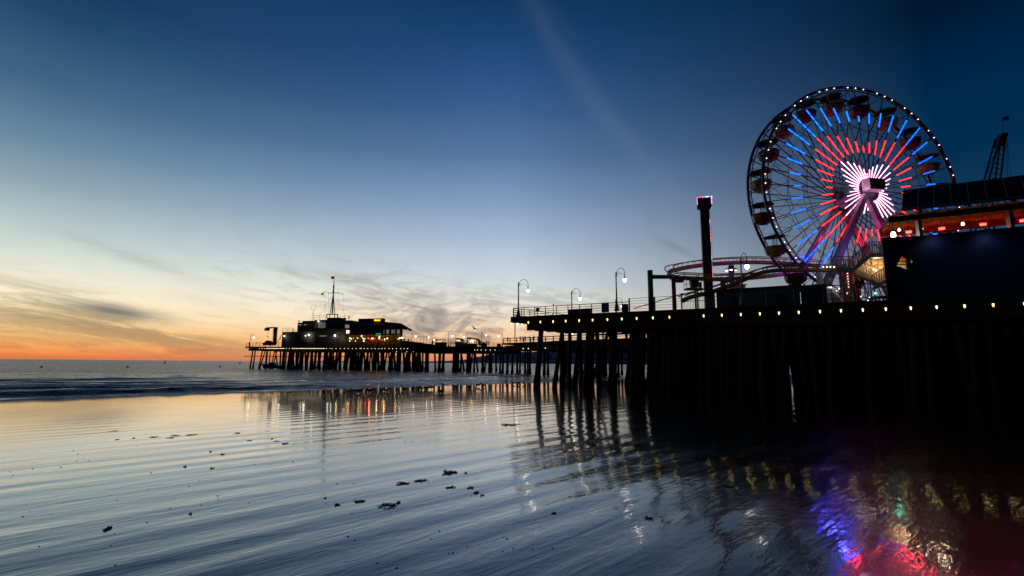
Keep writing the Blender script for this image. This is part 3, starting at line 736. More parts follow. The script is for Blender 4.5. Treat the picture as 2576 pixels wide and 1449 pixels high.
# tall mast and far lamps
for x, yt, rz, lab in ((R1(163), 670.8+.1991*845, 0, 'lamp at the seaward tip of the main pier beside the crane'),
        (R1(2215), 670.8+.1991*825, 0, 'tall lamp just right of the restaurant eave'), (R1(2127), 670.8+.1991*850, pi, 'lamp close to the right-hand wall of the restaurant'),
        (R2(182), 670.8+.1991*845, pi, 'lamp left of the first square-roofed food stall'), (R2(116), 670.8+.1991*893, pi, 'short lamp by the gate railing right of the restaurant'),
        (R2(392), 670.8+.1991*818, 0, 'lamp with a small box on its pole between the first two food stalls'), (R2(629), 670.8+.1991*835, pi, 'lamp at the left side of the wavy-roofed food stall'),
        (R2(815), 670.8+.1991*802, 0, 'lamp between the wavy-roofed stall and the two standing people'), (R2(1075), 670.8+.1991*822, pi, 'lamp at the step where the main pier widens')):
    r_ = hp(hk(x), 1.2 if yt < 842 else 9); p_ = aty(x, yt, r_.y)
    o = dup(lamp0, None, (r_.x, r_.y, D), rz, lab, max(.9, (p_.z-D)/LH*.93))
p_ = hp(hk(R1(1224)), .8); o = dup(lamp0, None, (p_.x, p_.y, D), pi/2, 'lamp in front of the wide wall of the harbour office', 1.35)
t = thing('mast', 'plain tall pole standing on the wide walkway left of the big piles', 'pole', sp_(sk(R2(1250), 3), 3, D)); b = wpos(t)
MB().beam(b, b+V(0, 0, 7.0), .22).build('pole', 'iron', t); MB().ball(b+V(.6, -.2, 4.8), .2, 6, 5).build('bulb', 'bulbw', t)
# ------------------------------------------------------------------ ferris wheel
PH = radians(-9.6); WH = V(cos(PH), -sin(PH), 0); WN = V(sin(PH), cos(PH), 0); UZ = V(0, 0, 1)
WC = aty(2173.5, 482.5, 50); WR = 11.62; DEP = 2.4
def wp(r, a, d=0.): return WC+WH*(r*cos(a))+UZ*(r*sin(a))+WN*d
def onw(x, y, d): return onplane(x, y, WC+WN*d, WN)
wheel = thing('ferris_wheel', 'big ferris wheel lit with white, red and blue light strips and yellow and red gondolas', 'ferris wheel', (WC.x, WC.y, D))
for d in (0, DEP):
    mb = MB(); mb.tube([wp(WR+.12, 2*pi*i/120, d) for i in range(120)], .15, 8, closed=True)
    mb.tube([wp(WR-.33, 2*pi*i/120, d+(.12 if d else -.12)) for i in range(120)], .06, 6, closed=True)
    for i in range(80): mb.beam(wp(WR+.02, 2*pi*i/80, d), wp(WR-.33, 2*pi*(i+.5)/80, d+(.12 if d else -.12)), .045)
    rim = mb.build('rim', 'dsteel', wheel, smooth=True)
    if d == 0:
        for g in range(20):
            for q in (-4.8, 0, 4.8):
                a = radians(g*18+q-.3); MB().ball(wp(WR-.02, a, -.2), .047, 6, 5).build('rim_light', 'rimled', rim)
# spokes with light strips: the pattern is a four-pointed star
def seglen(a):
    q = (math.degrees(a) % 90); return .06+.235*(1-abs(q-45)/45)
for d in (0, DEP):
    hub_d = -.55 if d == 0 else DEP+.55
    for i in range(40):
        a = radians(9*i); p0 = wp(.75, a, hub_d); p1 = wp(WR, a, d)
        s = MB().beam(p0, p1, .075, .1, up=WN).build('spoke', 'dsteel', wheel)
        if d == 0:
            L = seglen(a)
            for nm, f0, f1, m_ in (('white', .105, .105+L*.86 if L > .1 else .155, 'ledw'), ('red', .36, .36+L, 'ledr'), ('blue', .66, .66+L, 'ledb')):
                u0, u1 = p0.lerp(p1, (f0*WR-.75)/(WR-.75)) , p0.lerp(p1, (f1*WR-.75)/(WR-.75))
                if f0*WR < .9: u0 = p0.lerp(p1, .02)
                off = -WN*.09; mb = MB(); t_ = a+pi/2; side = (WH*cos(t_)+UZ*sin(t_))*.05
                n = max(1, int((u1-u0).length/.62)) if m_ != 'ledw' else max(1, int((u1-u0).length/1.3))
                for j in range(n):
                    x0 = u0.lerp(u1, j/n+.02); x1 = u0.lerp(u1, (j+1)/n-.02)
                    if m_ == 'ledb':
                        for sg in (-1, 1): mb.beam(x0+off+side*sg*.8, x1+off+side*sg*.8, .034, .05, up=WN)
                    else: mb.beam(x0+off, x1+off, .05 if m_ == 'ledw' else .062, .05, up=WN)
                mb.build('light_strip', m_, s)
for d, hd in ((0, -.55), (DEP, DEP+.55)):
    mb = MB()
    for f in (.42, .60, .78):
        dd = hd+(d-hd)*f
        for i in range(20): mb.beam(wp(WR*f, radians(9*(2*i)+4.5), dd), wp(WR*f, radians(9*(2*i+2)+4.5), dd), .035)
    for i in range(20):
        a = radians(18*i+4.5)
        mb.beam(wp(WR*.6, a, hd+(d-hd)*.6), wp(WR*.98, a+radians(18), d), .03); mb.beam(wp(WR*.6, a+radians(18), hd+(d-hd)*.6), wp(WR*.98, a, d), .03)
    mb.build('tie_rods', 'dsteel', wheel)
for i in range(20):
    a = radians(18*i); MB().beam(wp(WR, a, 0), wp(WR, a, DEP), .07).build('cross_tube', 'dsteel', wheel)
mb = MB(); mb.tube([wp(0, 0, -1.1), wp(0, 0, DEP+1.1)], .38, 16)
for d in (-.55, DEP+.55): mb.tube([wp(0, 0, d-.09), wp(0, 0, d+.09)], .82, 24)
mb.tube([wp(0, 0, -.95), wp(0, 0, -.7)], .55, 18)
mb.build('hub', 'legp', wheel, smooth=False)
# legs
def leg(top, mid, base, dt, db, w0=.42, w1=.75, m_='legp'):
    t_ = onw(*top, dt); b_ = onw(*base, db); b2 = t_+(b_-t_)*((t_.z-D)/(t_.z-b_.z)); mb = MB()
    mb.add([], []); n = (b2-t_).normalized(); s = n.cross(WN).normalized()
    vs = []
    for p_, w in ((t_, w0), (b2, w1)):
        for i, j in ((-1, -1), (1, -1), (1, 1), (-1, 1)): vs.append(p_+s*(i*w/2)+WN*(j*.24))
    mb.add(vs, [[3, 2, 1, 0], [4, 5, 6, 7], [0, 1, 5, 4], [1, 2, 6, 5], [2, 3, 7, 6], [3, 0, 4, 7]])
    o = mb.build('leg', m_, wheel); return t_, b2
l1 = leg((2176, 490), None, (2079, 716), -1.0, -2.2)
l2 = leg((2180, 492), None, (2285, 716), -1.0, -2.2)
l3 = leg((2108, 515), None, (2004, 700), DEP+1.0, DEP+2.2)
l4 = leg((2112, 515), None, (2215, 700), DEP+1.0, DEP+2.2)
# ladder up the front leg
mb = MB(); t_, b_ = l1; ax = (b_-t_).normalized(); s = ax.cross(WN).normalized()*-1
for q in (.42, .66): mb.beam(t_+ax*1.5+s*q, b_+s*(q+.1), .04)
k = 1.6
while k < (b_-t_).length-.3:
    mb.beam(t_+ax*k+s*.4, t_+ax*k+s*.7, .03); k += .32
mb.build('ladder', 'dsteel', wheel)
# drive box at the hub
c0 = onw(2199, 464, -1.5)
mb = MB(); mb.box(c0, (1.75, .9, 1.0), rz=-PH); mb.build('drive_box', 'rubber', wheel)
mb = MB(); mb.box(c0-WH*.92-V(0, 0, .02), (.1, .94, 1.14), rz=-PH); mb.box(c0-V(0, 0, .58)-WH*.1, (1.7, .8, .12), rz=-PH); mb.build('bracket', 'white', wheel)
def wl(r, a, d, col, pw, rad=.3): light('wheel_light', wp(r, radians(a), d), col, pw, rad, wheel)
wl(1.5, 250, 1.2, (1, .5, .8), 26); wl(1.6, 200, -1.6, (1, .55, .85), 9); wl(1.7, 310, -1.6, (1, .55, .85), 14)
wl(5.0, 238, 1.9, (1, .03, .08), 130); wl(5.2, 300, 1.9, (1, .03, .08), 170); wl(4.6, 262, -2.2, (1, .03, .15), 40)
wl(8.2, 232, 1.6, (.05, .05, 1), 330); wl(8.4, 244, -2.9, (.08, .04, 1), 110); wl(8, 300, 1.6, (.6, .05, .3), 100)
wl(6, 150, 1.5, (1, .1, .2), 60); wl(9.6, 120, 1.2, (.7, .8, 1), 12)
# gondolas hang upright between the rims
def make_gondola(mc):
    t = bpy.data.objects.new('gondola', None); COL.objects.link(t); t.parent = wheel; t.empty_display_size = .2
    mb = MB(); mb.lathe((0, 0, 0), [(1.03, -1.02), (1.06, -1.12), (.98, -1.5), (.86, -1.78), (.45, -1.84)], 8); mb.lathe((0, 0, 0), [(.42, -2.0), (.5, -1.92), (.5, -1.84)], 12)
    mb.build('tub', mc, t, local=True)
    MB().lathe((0, 0, 0), [(1.0, -1.02), (1.07, -1.02), (1.09, -.98), (1.0, -.96)], 8).build('tub_rim', 'rubber', t, local=True)
    mb = MB(); mb.lathe((0, 0, 0), [(1.08, .02), (1.1, .06), (.75, .16), (.12, .24)], 12); mb.build('canopy', 'dsteel' if mc == 'maroon' else 'olive', t, local=True)
    mb = MB()
    for i in range(12): a = 2*pi*i/12; mb.beam((0, 0, -.02), (1.04*cos(a), 1.04*sin(a), 0), .035, .06)
    mb.build('canopy_ribs', 'dsteel', t, local=True)
    mb = MB(); mb.tube([(0, 0, -1.7), (0, 0, .45)], .045, 6)
    for a in (.4, .4+pi/2, .4+pi, .4+3*pi/2): mb.tube([(.25*cos(a), .25*sin(a), -1.1), (.25*cos(a), .25*sin(a), 0)], .025, 5)
    mb.build('pole', 'dsteel', t, local=True)
    return t
gy = make_gondola('gyellow'); gm = make_gondola('maroon')
for i in range(20):
    a = radians(9.3+18*i); p_ = wp(WR-.42, a, DEP/2)-wpos(wheel)
    src = gm if i % 2 == 0 else gy
    g = src if i < 2 else dup(src, wheel)
    g.location = p_; g.rotation_euler = (rnd(-.03, .03), rnd(-.03, .03), rnd(0, .6))

# ------------------------------------------------------------------ drop tower
TX = aty(1781, 700, 52); tw = thing('drop_tower', 'tall dark blue drop tower ride with pink and white lights round its square head', 'drop tower', (TX.x, TX.y, D))
ra_ = radians(-18); tx = V(cos(ra_), sin(ra_), 0); ty = V(-sin(ra_), cos(ra_), 0)
ztop = aty(1776, 522, 52).z; zh = aty(1776, 499.5, 52).z; b = V(TX.x, TX.y, 0)
MB().box(b+V(0, 0, (D+ztop)/2), (.88, .8, ztop-D), rz=ra_).build('column', 'navy', tw)
MB().box(b+V(0, 0, (ztop+zh)/2), (1.45, 1.25, zh-ztop), rz=ra_).build('head', 'navy', tw)
MB().box(b+V(0, 0, ztop-.06), (1.15, 1.0, .16), rz=ra_).build('collar', 'navy', tw)
def dots(name, a_, b_, n, mats, r=.028, parent=tw):
    grp = {}
    for i in range(n):
        m_ = mats[(i//3) % len(mats)] if len(mats) > 1 else mats[0]
        grp.setdefault(m_, MB()).ball(Vector(a_).lerp(Vector(b_), i/(n-1)), r, 5, 4)
    for m_, mb in grp.items(): mb.build(name, m_, parent)
for q in (.18, .36):
    dots('light_strip', b+tx*.47+ty*(q-.3)*1.0+V(0, 0, ztop-1.2-q), b+tx*.47+ty*(q-.3)*1.0+V(0, 0, D+.3), 62, ('rimled', 'strip', 'ledcool', 'ledr'), .026)
c = b+V(0, 0, zh)
dots('light_strip', c-tx*.72-ty*.65-V(0, 0, .03), c+tx*.72-ty*.65-V(0, 0, .03), 15, ('strip', 'ledr', 'ledcool', 'rimled'), .045)
dots('light_strip', c+tx*.75-ty*.62-V(0, 0, .03), c+tx*.75+ty*.62-V(0, 0, .03), 12, ('rimled', 'strip'), .045)
for sx, sy in ((-.73, -.63), (.70, -.64), (.75, -.5)): MB().beam(c+tx*sx+ty*sy-V(0, 0, .12), c+tx*sx+ty*sy-V(0, 0, .85), .055).build('light_bar', 'strip', tw)
dots('light_strip', c+tx*.75+ty*.6-V(0, 0, .1), c+tx*.75+ty*.6-V(0, 0, .95), 10, ('ledcool',), .04)
yl = ztop-1.05
M['letter'] = mat('gold_lettering', (.16, .08, .03), .5)
for ch in 'PACIFIC PLUNGE':
    if ch != ' ': text_mb(ch, .52, .04, b+V(0, 0, yl)-ty*.42-tx*.02, tx, UZ, bold=.01).build('letter', 'letter', tw)
    yl -= .575
mb = MB()
for sx, sy in ((-.52, -.48), (.52, -.48), (.52, .5)): mb.tube([b+tx*sx+ty*sy+V(0, 0, D), b+tx*sx+ty*sy+V(0, 0, ztop)], .012, 4)
mb.build('cable', 'dsteel', tw)

# ------------------------------------------------------------------ roller coaster
def track(parent, pts, m_, up=.62, gauge=.42, rsp=.17, step=1.15, side=0.0):
    P = bez(pts, 10)
    MB().tube(P, rsp, 10).build('spine', m_, parent, smooth=True)
    # even spacing for ties
    ties = []; acc = 0; nrm = []
    for i, p_ in enumerate(P):
        d = (P[min(i+1, len(P)-1)]-P[max(i-1, 0)]).normalized(); s = d.cross(UZ).normalized(); nrm.append(s)
    for sg in (-1, 1): MB().tube([p_+UZ*(up+side*sg)+s*gauge*sg for p_, s in zip(P, nrm)], .06, 7).build('rail', m_, parent, smooth=True)
    for i in range(1, len(P)):
        acc += (P[i]-P[i-1]).length
        if acc > step:
            acc = 0; s = nrm[i]; p_ = P[i]; d = (P[i]-P[i-1]).normalized()
            mb = MB()
            for sg in (-1, 1):
                mb.slab([p_-UZ*.2, p_+UZ*.1+s*sg*.12, p_+UZ*(up+side*sg+.05)+s*gauge*sg, p_+UZ*(up+side*sg-.14)+s*gauge*sg*.8], d*.07)
            mb.build('tie', 'orange' if m_ != 'olive' else m_, parent)
coaster = thing('roller_coaster', 'yellow and red steel roller coaster track curling round the drop tower', 'roller coaster', (aty(1750, 740, 50).x, 50, D))
W = lambda x, y, Y: aty(x, y, Y)
track(coaster, [W(1697, 704, 49.0), W(1687, 697, 50.2), W(1683.5, 688, 51.6), W(1689, 682, 53), W(1703, 678.5, 54.5), W(1723, 673.7, 56), W(1763, 667.7, 58), W(1803, 663.7, 59.4), W(1855, 660.7, 60.5), W(1902, 660, 61), W(1962, 662, 61), W(2018, 665, 60.5), W(2075, 671, 60)], 'trackp', up=.62, rsp=.25)
track(coaster, [W(1697, 704, 49.0), W(1712, 699.5, 48.3), W(1738, 700, 48), W(1771, 701.5, 48), W(1805, 702.5, 48.4), W(1851, 701, 49.2), W(1902, 698, 50.5), W(1962, 691, 52.5), W(2010, 684, 54)], 'trackp', up=.45, rsp=.22)
track(coaster, [W(1716, 757, 43.2), W(1740, 747, 43.6), W(1783, 736.5, 44), W(1833, 719.5, 44.5), W(1863, 707.5, 44.8), W(1889, 696, 45), W(1917, 686, 45.2), W(1942, 681.5, 45.3), W(1968, 679.5, 45.3), W(2022, 679, 45.3), W(2102, 680, 45.3), W(2150, 681, 45.3)], 'olive', up=.42, rsp=.2, step=2.2)
for x in (2071, 2080, 2089, 2098.5): MB().ball(W(x, 671.6, 44.8), .06, 6, 5).build('track_light', 'rimled', coaster)
def post(name, m_, x, ytop, ybot, w, Y, parent=coaster):
    t_ = aty(x, ytop, Y); r = w/2*Y/FPX
    MB().tube([V(t_.x, t_.y, D), t_], r, 14).build(name, m_, parent, smooth=True); return t_
gp = post('support_post', 'green', 1635, 680, 780, 13.5, 46.6)
a_ = W(1637, 696.5, 46.6); b_ = W(1704, 696.5, 48.6); MB().tube([a_, b_], .2, 12).build('support_arm', 'green', coaster, smooth=True)
post('support_post', 'pink', 1694, 702, 760, 10.5, 48.2)
MB().tube(bez([W(1694, 705, 48.2), W(1700, 707.5, 48.1), W(1716, 707.5, 48), W(1717, 700, 48)], 5), .13, 8).build('support_arm', 'pink', coaster, smooth=True)
post('support_post', 'bluep', 1839, 668, 735, 14, 54)
post('support_post', 'pink', 1818.5, 705, 735, 13, 50)
MB().tube(bez([W(1819, 712, 50), W(1830, 706, 50), W(1831, 699, 50)], 5), .13, 8).build('support_arm', 'pink', coaster, smooth=True)
post('support_post', 'white', 2061, 686, 717, 14, 45.3)
post('support_post', 'white', 2125, 684, 717, 4, 44.0)
for x, y in ((1828, 679.6), (1839, 677.7), (1851, 678.6)):
    p_ = W(x, y, 52.5); t = thing('floodlight', {1828: 'lit floodlight on the left of the blue coaster post', 1839: 'lit floodlight on the front of the blue coaster post', 1851: 'dim floodlight on the right of the blue coaster post'}[x], 'floodlight', p_, group='floodlights on the blue post')
    MB().lathe(p_, [(.16, -.02), (.18, .04), (.1, .18), (.03, .2)], 10).build('housing', 'iron', t); MB().ball(p_-V(0, 0, .04), .13, 8, 5, (1, 1, .7)).build('lens', 'bulbw' if x != 1851 else 'bulby', t)
    q_ = W(1839, 676, 53.4); MB().beam(p_+V(0, 0, .15), q_, .04).build('bracket', 'iron', t)

# boom lift cage
p_ = W(1744, 727, 46.5); lf = thing('boom_lift', 'yellow lift platform with a black seat raised left of the drop tower', 'lift', (p_.x, p_.y, D)); s = 46.5/FPX
mb = MB()
for dx in (-20, 18):
    for dy in (-.35, .35): mb.beam(p_+V(dx*s, dy, 0), p_+V(dx*s, dy, 24*s), .035)
for z in (12, 24): mb.add(*(lambda m_: (m_.v, m_.f))(MB().beam(p_+V(-20*s, -.35, z*s), p_+V(18*s, -.35, z*s), .03).beam(p_+V(-20*s, .35, z*s), p_+V(18*s, .35, z*s), .03).beam(p_+V(-20*s, -.35, z*s), p_+V(-20*s, .35, z*s), .03)))
mb.build('guard_rail', 'dsteel', lf)
MB().box(p_-V(0, 0, .02), (41*s, .85, .16)).build('platform', 'yellow', lf)
MB().box(p_+V(.1, 0, .5), (.62, .5, .7), taper=1.2).build('seat', 'rubber', lf); MB().box(p_+V(.65, 0, .4), (.2, .3, .5)).build('control_box', 'rubber', lf)
mb = MB(); mb.beam(p_-V(-.16, 0, .1), V(p_.x+.16, p_.y, D), .13); mb.beam(p_-V(-.36, 0, .1), V(p_.x+.36, p_.y, D), .13); mb.build('boom', 'yellow', lf)

# ------------------------------------------------------------------ teal shed, blue booth and small rides
def shed(name, label, cat, x0, y0, x1, y1, n, depth, m_, roofm='roof', over=.12, rt=.16, rows=0):
    a_ = onplane(x0, y0, pp(0, n), N1); b_ = onplane(x1, y1, pp(0, n), N1); z = (a_.z+b_.z)/2
    ka, kb = (a_-A).dot(E1), (b_-A).dot(E1)
    t = thing(name, label, cat, (pp((ka+kb)/2, n+depth/2).x, pp((ka+kb)/2, n+depth/2).y, D))
    MB().prism([pp(ka, n), pp(kb, n), pp(kb, n+depth), pp(ka, n+depth)], D, z-rt).build('wall', m_, t)
    MB().prism([pp(ka-over, n-over), pp(kb+over, n-over), pp(kb+over, n+depth+over), pp(ka-over, n+depth+over)], z-rt+.002, z).build('roof', roofm, t)
    return t, ka, kb, z
t, ka, kb, z = shed('shed', 'long low teal shed behind the railing below the coaster track', 'shed', 1801, 729, 2011, 716.5, 3.4, 4, 'tealp')
mb = MB()
for i in range(9): mb.beam(pp(ka+.05, 3.385, D+.25+i*.17), pp(kb-.05, 3.385, D+.25+i*.17), .03, .02)
mb.build('cladding_boards', 'tealp', t)
for f in (.2, .72): MB().prism([pp(ka+(kb-ka)*f, 3.33), pp(ka+(kb-ka)*f+.95, 3.33), pp(ka+(kb-ka)*f+.95, 3.39), pp(ka+(kb-ka)*f, 3.39)], D+.02, D+1.35).build('door', 'navy', t)
t, ka, kb, z = shed('ticket_booth', 'square dark blue booth at the foot of the ferris wheel', 'booth', 2013, 717.5, 2078, 715, 2.8, 2.5, 'navyb', over=.05)
MB().prism([pp(ka+.3, 2.74), pp(ka+1.3, 2.74), pp(ka+1.3, 2.79), pp(ka+.3, 2.79)], D+.7, D+1.3).build('window', 'glass', t)
MB().slab([pp(kb+.01, 2.9, D), pp(kb+1.4, 3.9, D), pp(kb+.9, 3.9, D+1.1), pp(kb+.01, 2.9, z)], N1*.1).build('side_panel', 'steel', t)
for i in range(3):
    q = pp(ka-1.2-i*2.6, 2.6)
p_ = W(1858, 735, 52); t = thing('kiosk', 'small grey kiosk with a sloped side behind the lit end-on lamp', 'kiosk', (p_.x, p_.y, D)); b = V(p_.x, p_.y, 0)
MB().slab([b+V(-1.0, 0, D), b+V(1.1, 0, D), b+V(.75, 0, W(1858, 717, 52).z), b+V(-1.0, 0, W(1858, 717, 52).z)], V(0, 1.6, 0)).build('wall', 'steel', t)
MB().box(b+V(-.1, .8, W(1858, 717, 52).z+.05), (2.0, 1.8, .1)).build('roof', 'steel', t)
# orange ride column and awning behind the stairs
b = W(2134, 712, 47); t = thing('ride_column', 'orange and pink painted column behind the stair landing', 'column', (b.x, b.y, D)); z1 = W(2134, 687, 47).z; s = 47/FPX
for dx, w, m_ in ((-14, 9, 'pink'), (-5, 7, 'orange'), (8, 11, 'orange'), (18, 8, 'maroon')):
    MB().box(V(b.x+dx*s, b.y, (D+z1)/2), (w*s, .5, z1-D)).build('panel', m_, t)
MB().box(V(b.x+2*s, b.y+.2, z1+.05), (44*s, .8, .14)).build('top', 'maroon', t)
dots('light_strip', V(b.x-5*s, b.y-.3, z1-.1), V(b.x-5*s, b.y-.3, z1-1.4), 6, ('rimled',), .03, t)
b = W(2104, 728, 46); t = thing('awning_stall', 'small stall with an orange sloped awning left of the orange column', 'stall', (b.x, b.y, D)); s = 46/FPX
MB().slab([V(b.x-15*s, b.y, D+.75), V(b.x+17*s, b.y, D+.75), V(b.x+17*s, b.y+.5, D+1.75), V(b.x+4*s, b.y+.5, D+1.55)], V(0, .3, .02)).build('awning', 'orange', t)
MB().box(V(b.x, b.y+.3, D+.37), (30*s, .5, .74)).build('counter', 'maroon', t)
MB().slab([V(b.x-15*s, b.y+.55, D+1.55), V(b.x+17*s, b.y+.55, D+1.8), V(b.x+17*s, b.y+.55, D+1.95), V(b.x-14*s, b.y+.55, D+1.75)], V(0, .3, 0)).build('header', 'navy', t)
# white truss stand
b = W(2181, 712, 50); t = thing('truss_tower', 'pale lattice stand seen under the stair flight', 'stand', (b.x, b.y, D)); mb = MB(); z1 = W(2181, 690, 50).z; s = 50/FPX
for a0, a1 in ((-9, -6), (1, 2), (7, 7)): mb.beam(V(b.x+a1*s, b.y, D), V(b.x+a0*s, b.y, z1), .1)
for k in range(4): zz = D+.3+k*.45; mb.beam(V(b.x-7*s, b.y, zz), V(b.x+2*s, b.y, zz+.3), .04)
mb.build('frame', 'white', t)
# bushes / small tree
def leaf_crown(c, rx, rz_, n, size, fronds=False):
    mb = MB(); c = Vector(c)
    for i in range(n):
        u = Vector((random.gauss(0, 1), random.gauss(0, 1), random.gauss(0, 1))).normalized()*random.random()**.4
        if wnoise(u.x*2.2+c.x, u.y*2.2, u.z*2.2) < -.18: continue
        p_ = c+V(u.x*rx, u.y*rx, u.z*rz_); d1 = Vector((rnd(-1, 1), rnd(-1, 1), rnd(-1, 1))).normalized()*size; d2 = d1.cross(Vector((rnd(-1, 1), rnd(-1, 1), rnd(-1, 1)))).normalized()*size*.5
        mb.add([p_-d1, p_+d2, p_+d1, p_-d2], [[0, 1, 2, 3]])
    return mb
b = W(2163, 716, 45); t = thing('small_tree', 'round dark leafy tree under the stair landing', 'tree', (b.x, b.y, D)); 
leaf_crown((b.x, b.y, b.z+.1), .40, .50, 900, .075).build('crown', 'leaf', t); mb = MB(); mb.tube([(b.x, b.y, D), (b.x+.02, b.y, b.z-.1), (b.x+.1, b.y, b.z+.25)], [.05, .035, .01], 6); mb.tube([(b.x+.02, b.y, b.z-.2), (b.x-.15, b.y, b.z+.2)], .015, 5); mb.build('trunk', 'bark', t)
b = W(2190, 717, 45.5); t = thing('palm', 'small spiky palm right of the round tree', 'palm', (b.x, b.y, D)); mb = MB()
for i in range(26):
    a = rnd(0, 2*pi); e = rnd(-.2, 1.3); l = rnd(.3, .42); q = V(cos(a)*cos(e), sin(a)*cos(e), sin(e))*l; mid = V(b.x, b.y, b.z)+q*.6+V(0, 0, .05); sd = q.cross(UZ).normalized()*.03
    mb.add([V(b.x, b.y, b.z), mid+sd, V(b.x, b.y, b.z)+q-V(0, 0, .06), mid-sd], [[0, 1, 2, 3]])
mb.build('fronds', 'leaf', t); MB().tube([(b.x, b.y, D), (b.x, b.y, b.z)], [.06, .04], 6).build('trunk', 'bark', t)
# small bright lamps around the ride floor
for x, y, m_, lab in ((2091, 723, 'rimled', 'round white lamp at the corner of the blue booth'), (2111, 726, 'rimled', 'faint white lamp under the orange awning'), (2131, 738, 'rimled', 'white lamp in front of the orange column'), (2166, 746, 'rimled', 'white lamp below the round tree'),
        (2187, 747, 'rimled', 'white lamp below the small palm'), (2202, 737.5, 'greenlamp', 'glowing green lamp beside the lower stair'), (2239.5, 742, 'rimled', 'white lamp against the left edge of the navy wall')):
    p_ = W(x, y, 41.5 if x != 2239.5 else 40); t = thing('deck_lamp', lab, 'lamp', (p_.x, p_.y, D))
    MB().ball(p_, .05 if m_ == 'rimled' else .09, 8, 6).build('bulb', m_, t); MB().beam(V(p_.x, p_.y, D), p_-V(0, 0, .06), .035).build('stem', 'iron', t)
    light('deck_light', p_+V(0, -.12, .05), (1, .95, .9) if m_ == 'rimled' else (.1, 1, .6), 1.5 if m_ == 'rimled' else 6, .05, t)

# ------------------------------------------------------------------ stairs
st_ = thing('staircase', 'zigzag staircase with picket rails, cream lit underside and blue edge beam', 'staircase', (pp(edge_k(2170), 6).x, pp(edge_k(2170), 6).y, D))
def sp3(x, y, n=6): return onplane(x, y, pp(0, n), N1)
mb = MB(); pl = [(2105, 679), (2146, 679), (2190, 642), (2262, 641)]
for (xa, ya), (xb, yb) in zip(pl, pl[1:]): 
    a_, b_ = sp3(xa, ya), sp3(xb, yb); mb.slab([a_+V(0, 0, .2), b_+V(0, 0, .2), b_-V(0, 0, .2), a_-V(0, 0, .2)], -N1*.1)
mb.build('edge_beam', 'tealp', st_)
mb = MB()
for (xa, ya), (xb, yb) in zip(pl, pl[1:]):
    a_, b_ = sp3(xa, ya), sp3(xb, yb)
    if abs(ya-yb) < 3: mb.slab([a_+V(0, 0, .1), b_+V(0, 0, .1), b_, a_], N1*1.5)
    else:
        for i in range(12): p_ = a_.lerp(b_, (i+.5)/12); q_ = a_.lerp(b_, (i+1.3)/12); mb.slab([p_+V(0, 0, .1), V(q_.x, q_.y, p_.z+.1), V(q_.x, q_.y, p_.z+.05), p_+V(0, 0, .05)], N1*1.5)
mb.build('treads', 'steel', st_)
def picket(parent, pts, h, n_off, m_='dsteel', sp=.16, name='handrail'):
    mb = MB()
    for a_, b_ in zip(pts, pts[1:]):
        a_, b_ = a_+N1*n_off, b_+N1*n_off; mb.beam(a_+V(0, 0, h), b_+V(0, 0, h), .06); mb.beam(a_+V(0, 0, .12), b_+V(0, 0, .12), .035); n = max(1, int((b_-a_).length/sp))
        for i in range(n+1): q = a_.lerp(b_, i/n); mb.beam(q+V(0, 0, .1), q+V(0, 0, h), .04 if i % 6 else .07)
    mb.build(name, m_, parent)
P_ = [sp3(x, y)+V(0, 0, .2) for x, y in pl]
picket(st_, P_, 1.0, 0); picket(st_, P_, 1.0, 1.5)
mb = MB(); a_, b_ = sp3(2149, 679, 7.6), sp3(2262, 727, 7.6)
mb.slab([a_+V(0, 0, .22), b_+V(0, 0, .22), b_-V(0, 0, .25), a_-V(0, 0, .25)], N1*.1); mb.slab([a_-V(0, 0, .1), b_-V(0, 0, .1), b_-V(0, 0, .16), a_-V(0, 0, .16)], N1*1.5)
mb.slab([a_+N1*1.5+V(0, 0, .22), b_+N1*1.5+V(0, 0, .22), b_+N1*1.5-V(0, 0, .25), a_+N1*1.5-V(0, 0, .25)], N1*.1)
mb.build('flight', 'cream', st_)
picket(st_, [a_+V(0, 0, .2), b_+V(0, 0, .2)], .95, 0, 'cream', .18); picket(st_, [a_+V(0, 0, .2), b_+V(0, 0, .2)], .95, 1.5, 'cream', .18)
MB().slab([sp3(2150, 672, 9.6), sp3(2192, 638, 9.6), sp3(2262, 634, 9.6), sp3(2262, 724, 9.6)], N1*.12).build('back_wall', 'cream', st_)
mb = MB()
for i in range(7): x = 2166+i*14; mb.beam(sp3(x, 662-(min(x, 2192)-2150)*.72, 9.4), sp3(x, 682+(x-2150)*.36, 9.4), .07)
mb.beam(sp3(2160, 668, 9.4), sp3(2262, 668, 9.4), .06); mb.beam(sp3(2185, 655, 9.4), sp3(2262, 655, 9.4), .06)
mb.build('wall_battens', 'yellow', st_)
a_, b_ = sp3(2196, 727, 4.6), sp3(2262, 684, 4.6); mb = MB(); mb.slab([a_+V(0, 0, .15), b_+V(0, 0, .15), b_-V(0, 0, .15), a_-V(0, 0, .15)], N1*.1)
for i in range(14): p_ = a_.lerp(b_, (i+.5)/14); mb.box(p_+N1*.6, (.26, 1.1, .05), rz=atan2(E1.y, E1.x))
mb.build('lower_flight', 'tealp', st_); picket(st_, [a_+V(0, 0, .15), b_+V(0, 0, .15)], .95, 0, 'dsteel', .2)
for x in (2124, 2139): p_ = sp3(x, 681); MB().beam(p_, V(p_.x, p_.y, D), .12).build('post', 'dsteel', st_)
light('stair_light', sp3(2232, 650, 7.2), (1, .72, .42), 85, .15, st_); light('stair_light', sp3(2205, 672, 8.6), (1, .75, .45), 50, .15, st_)

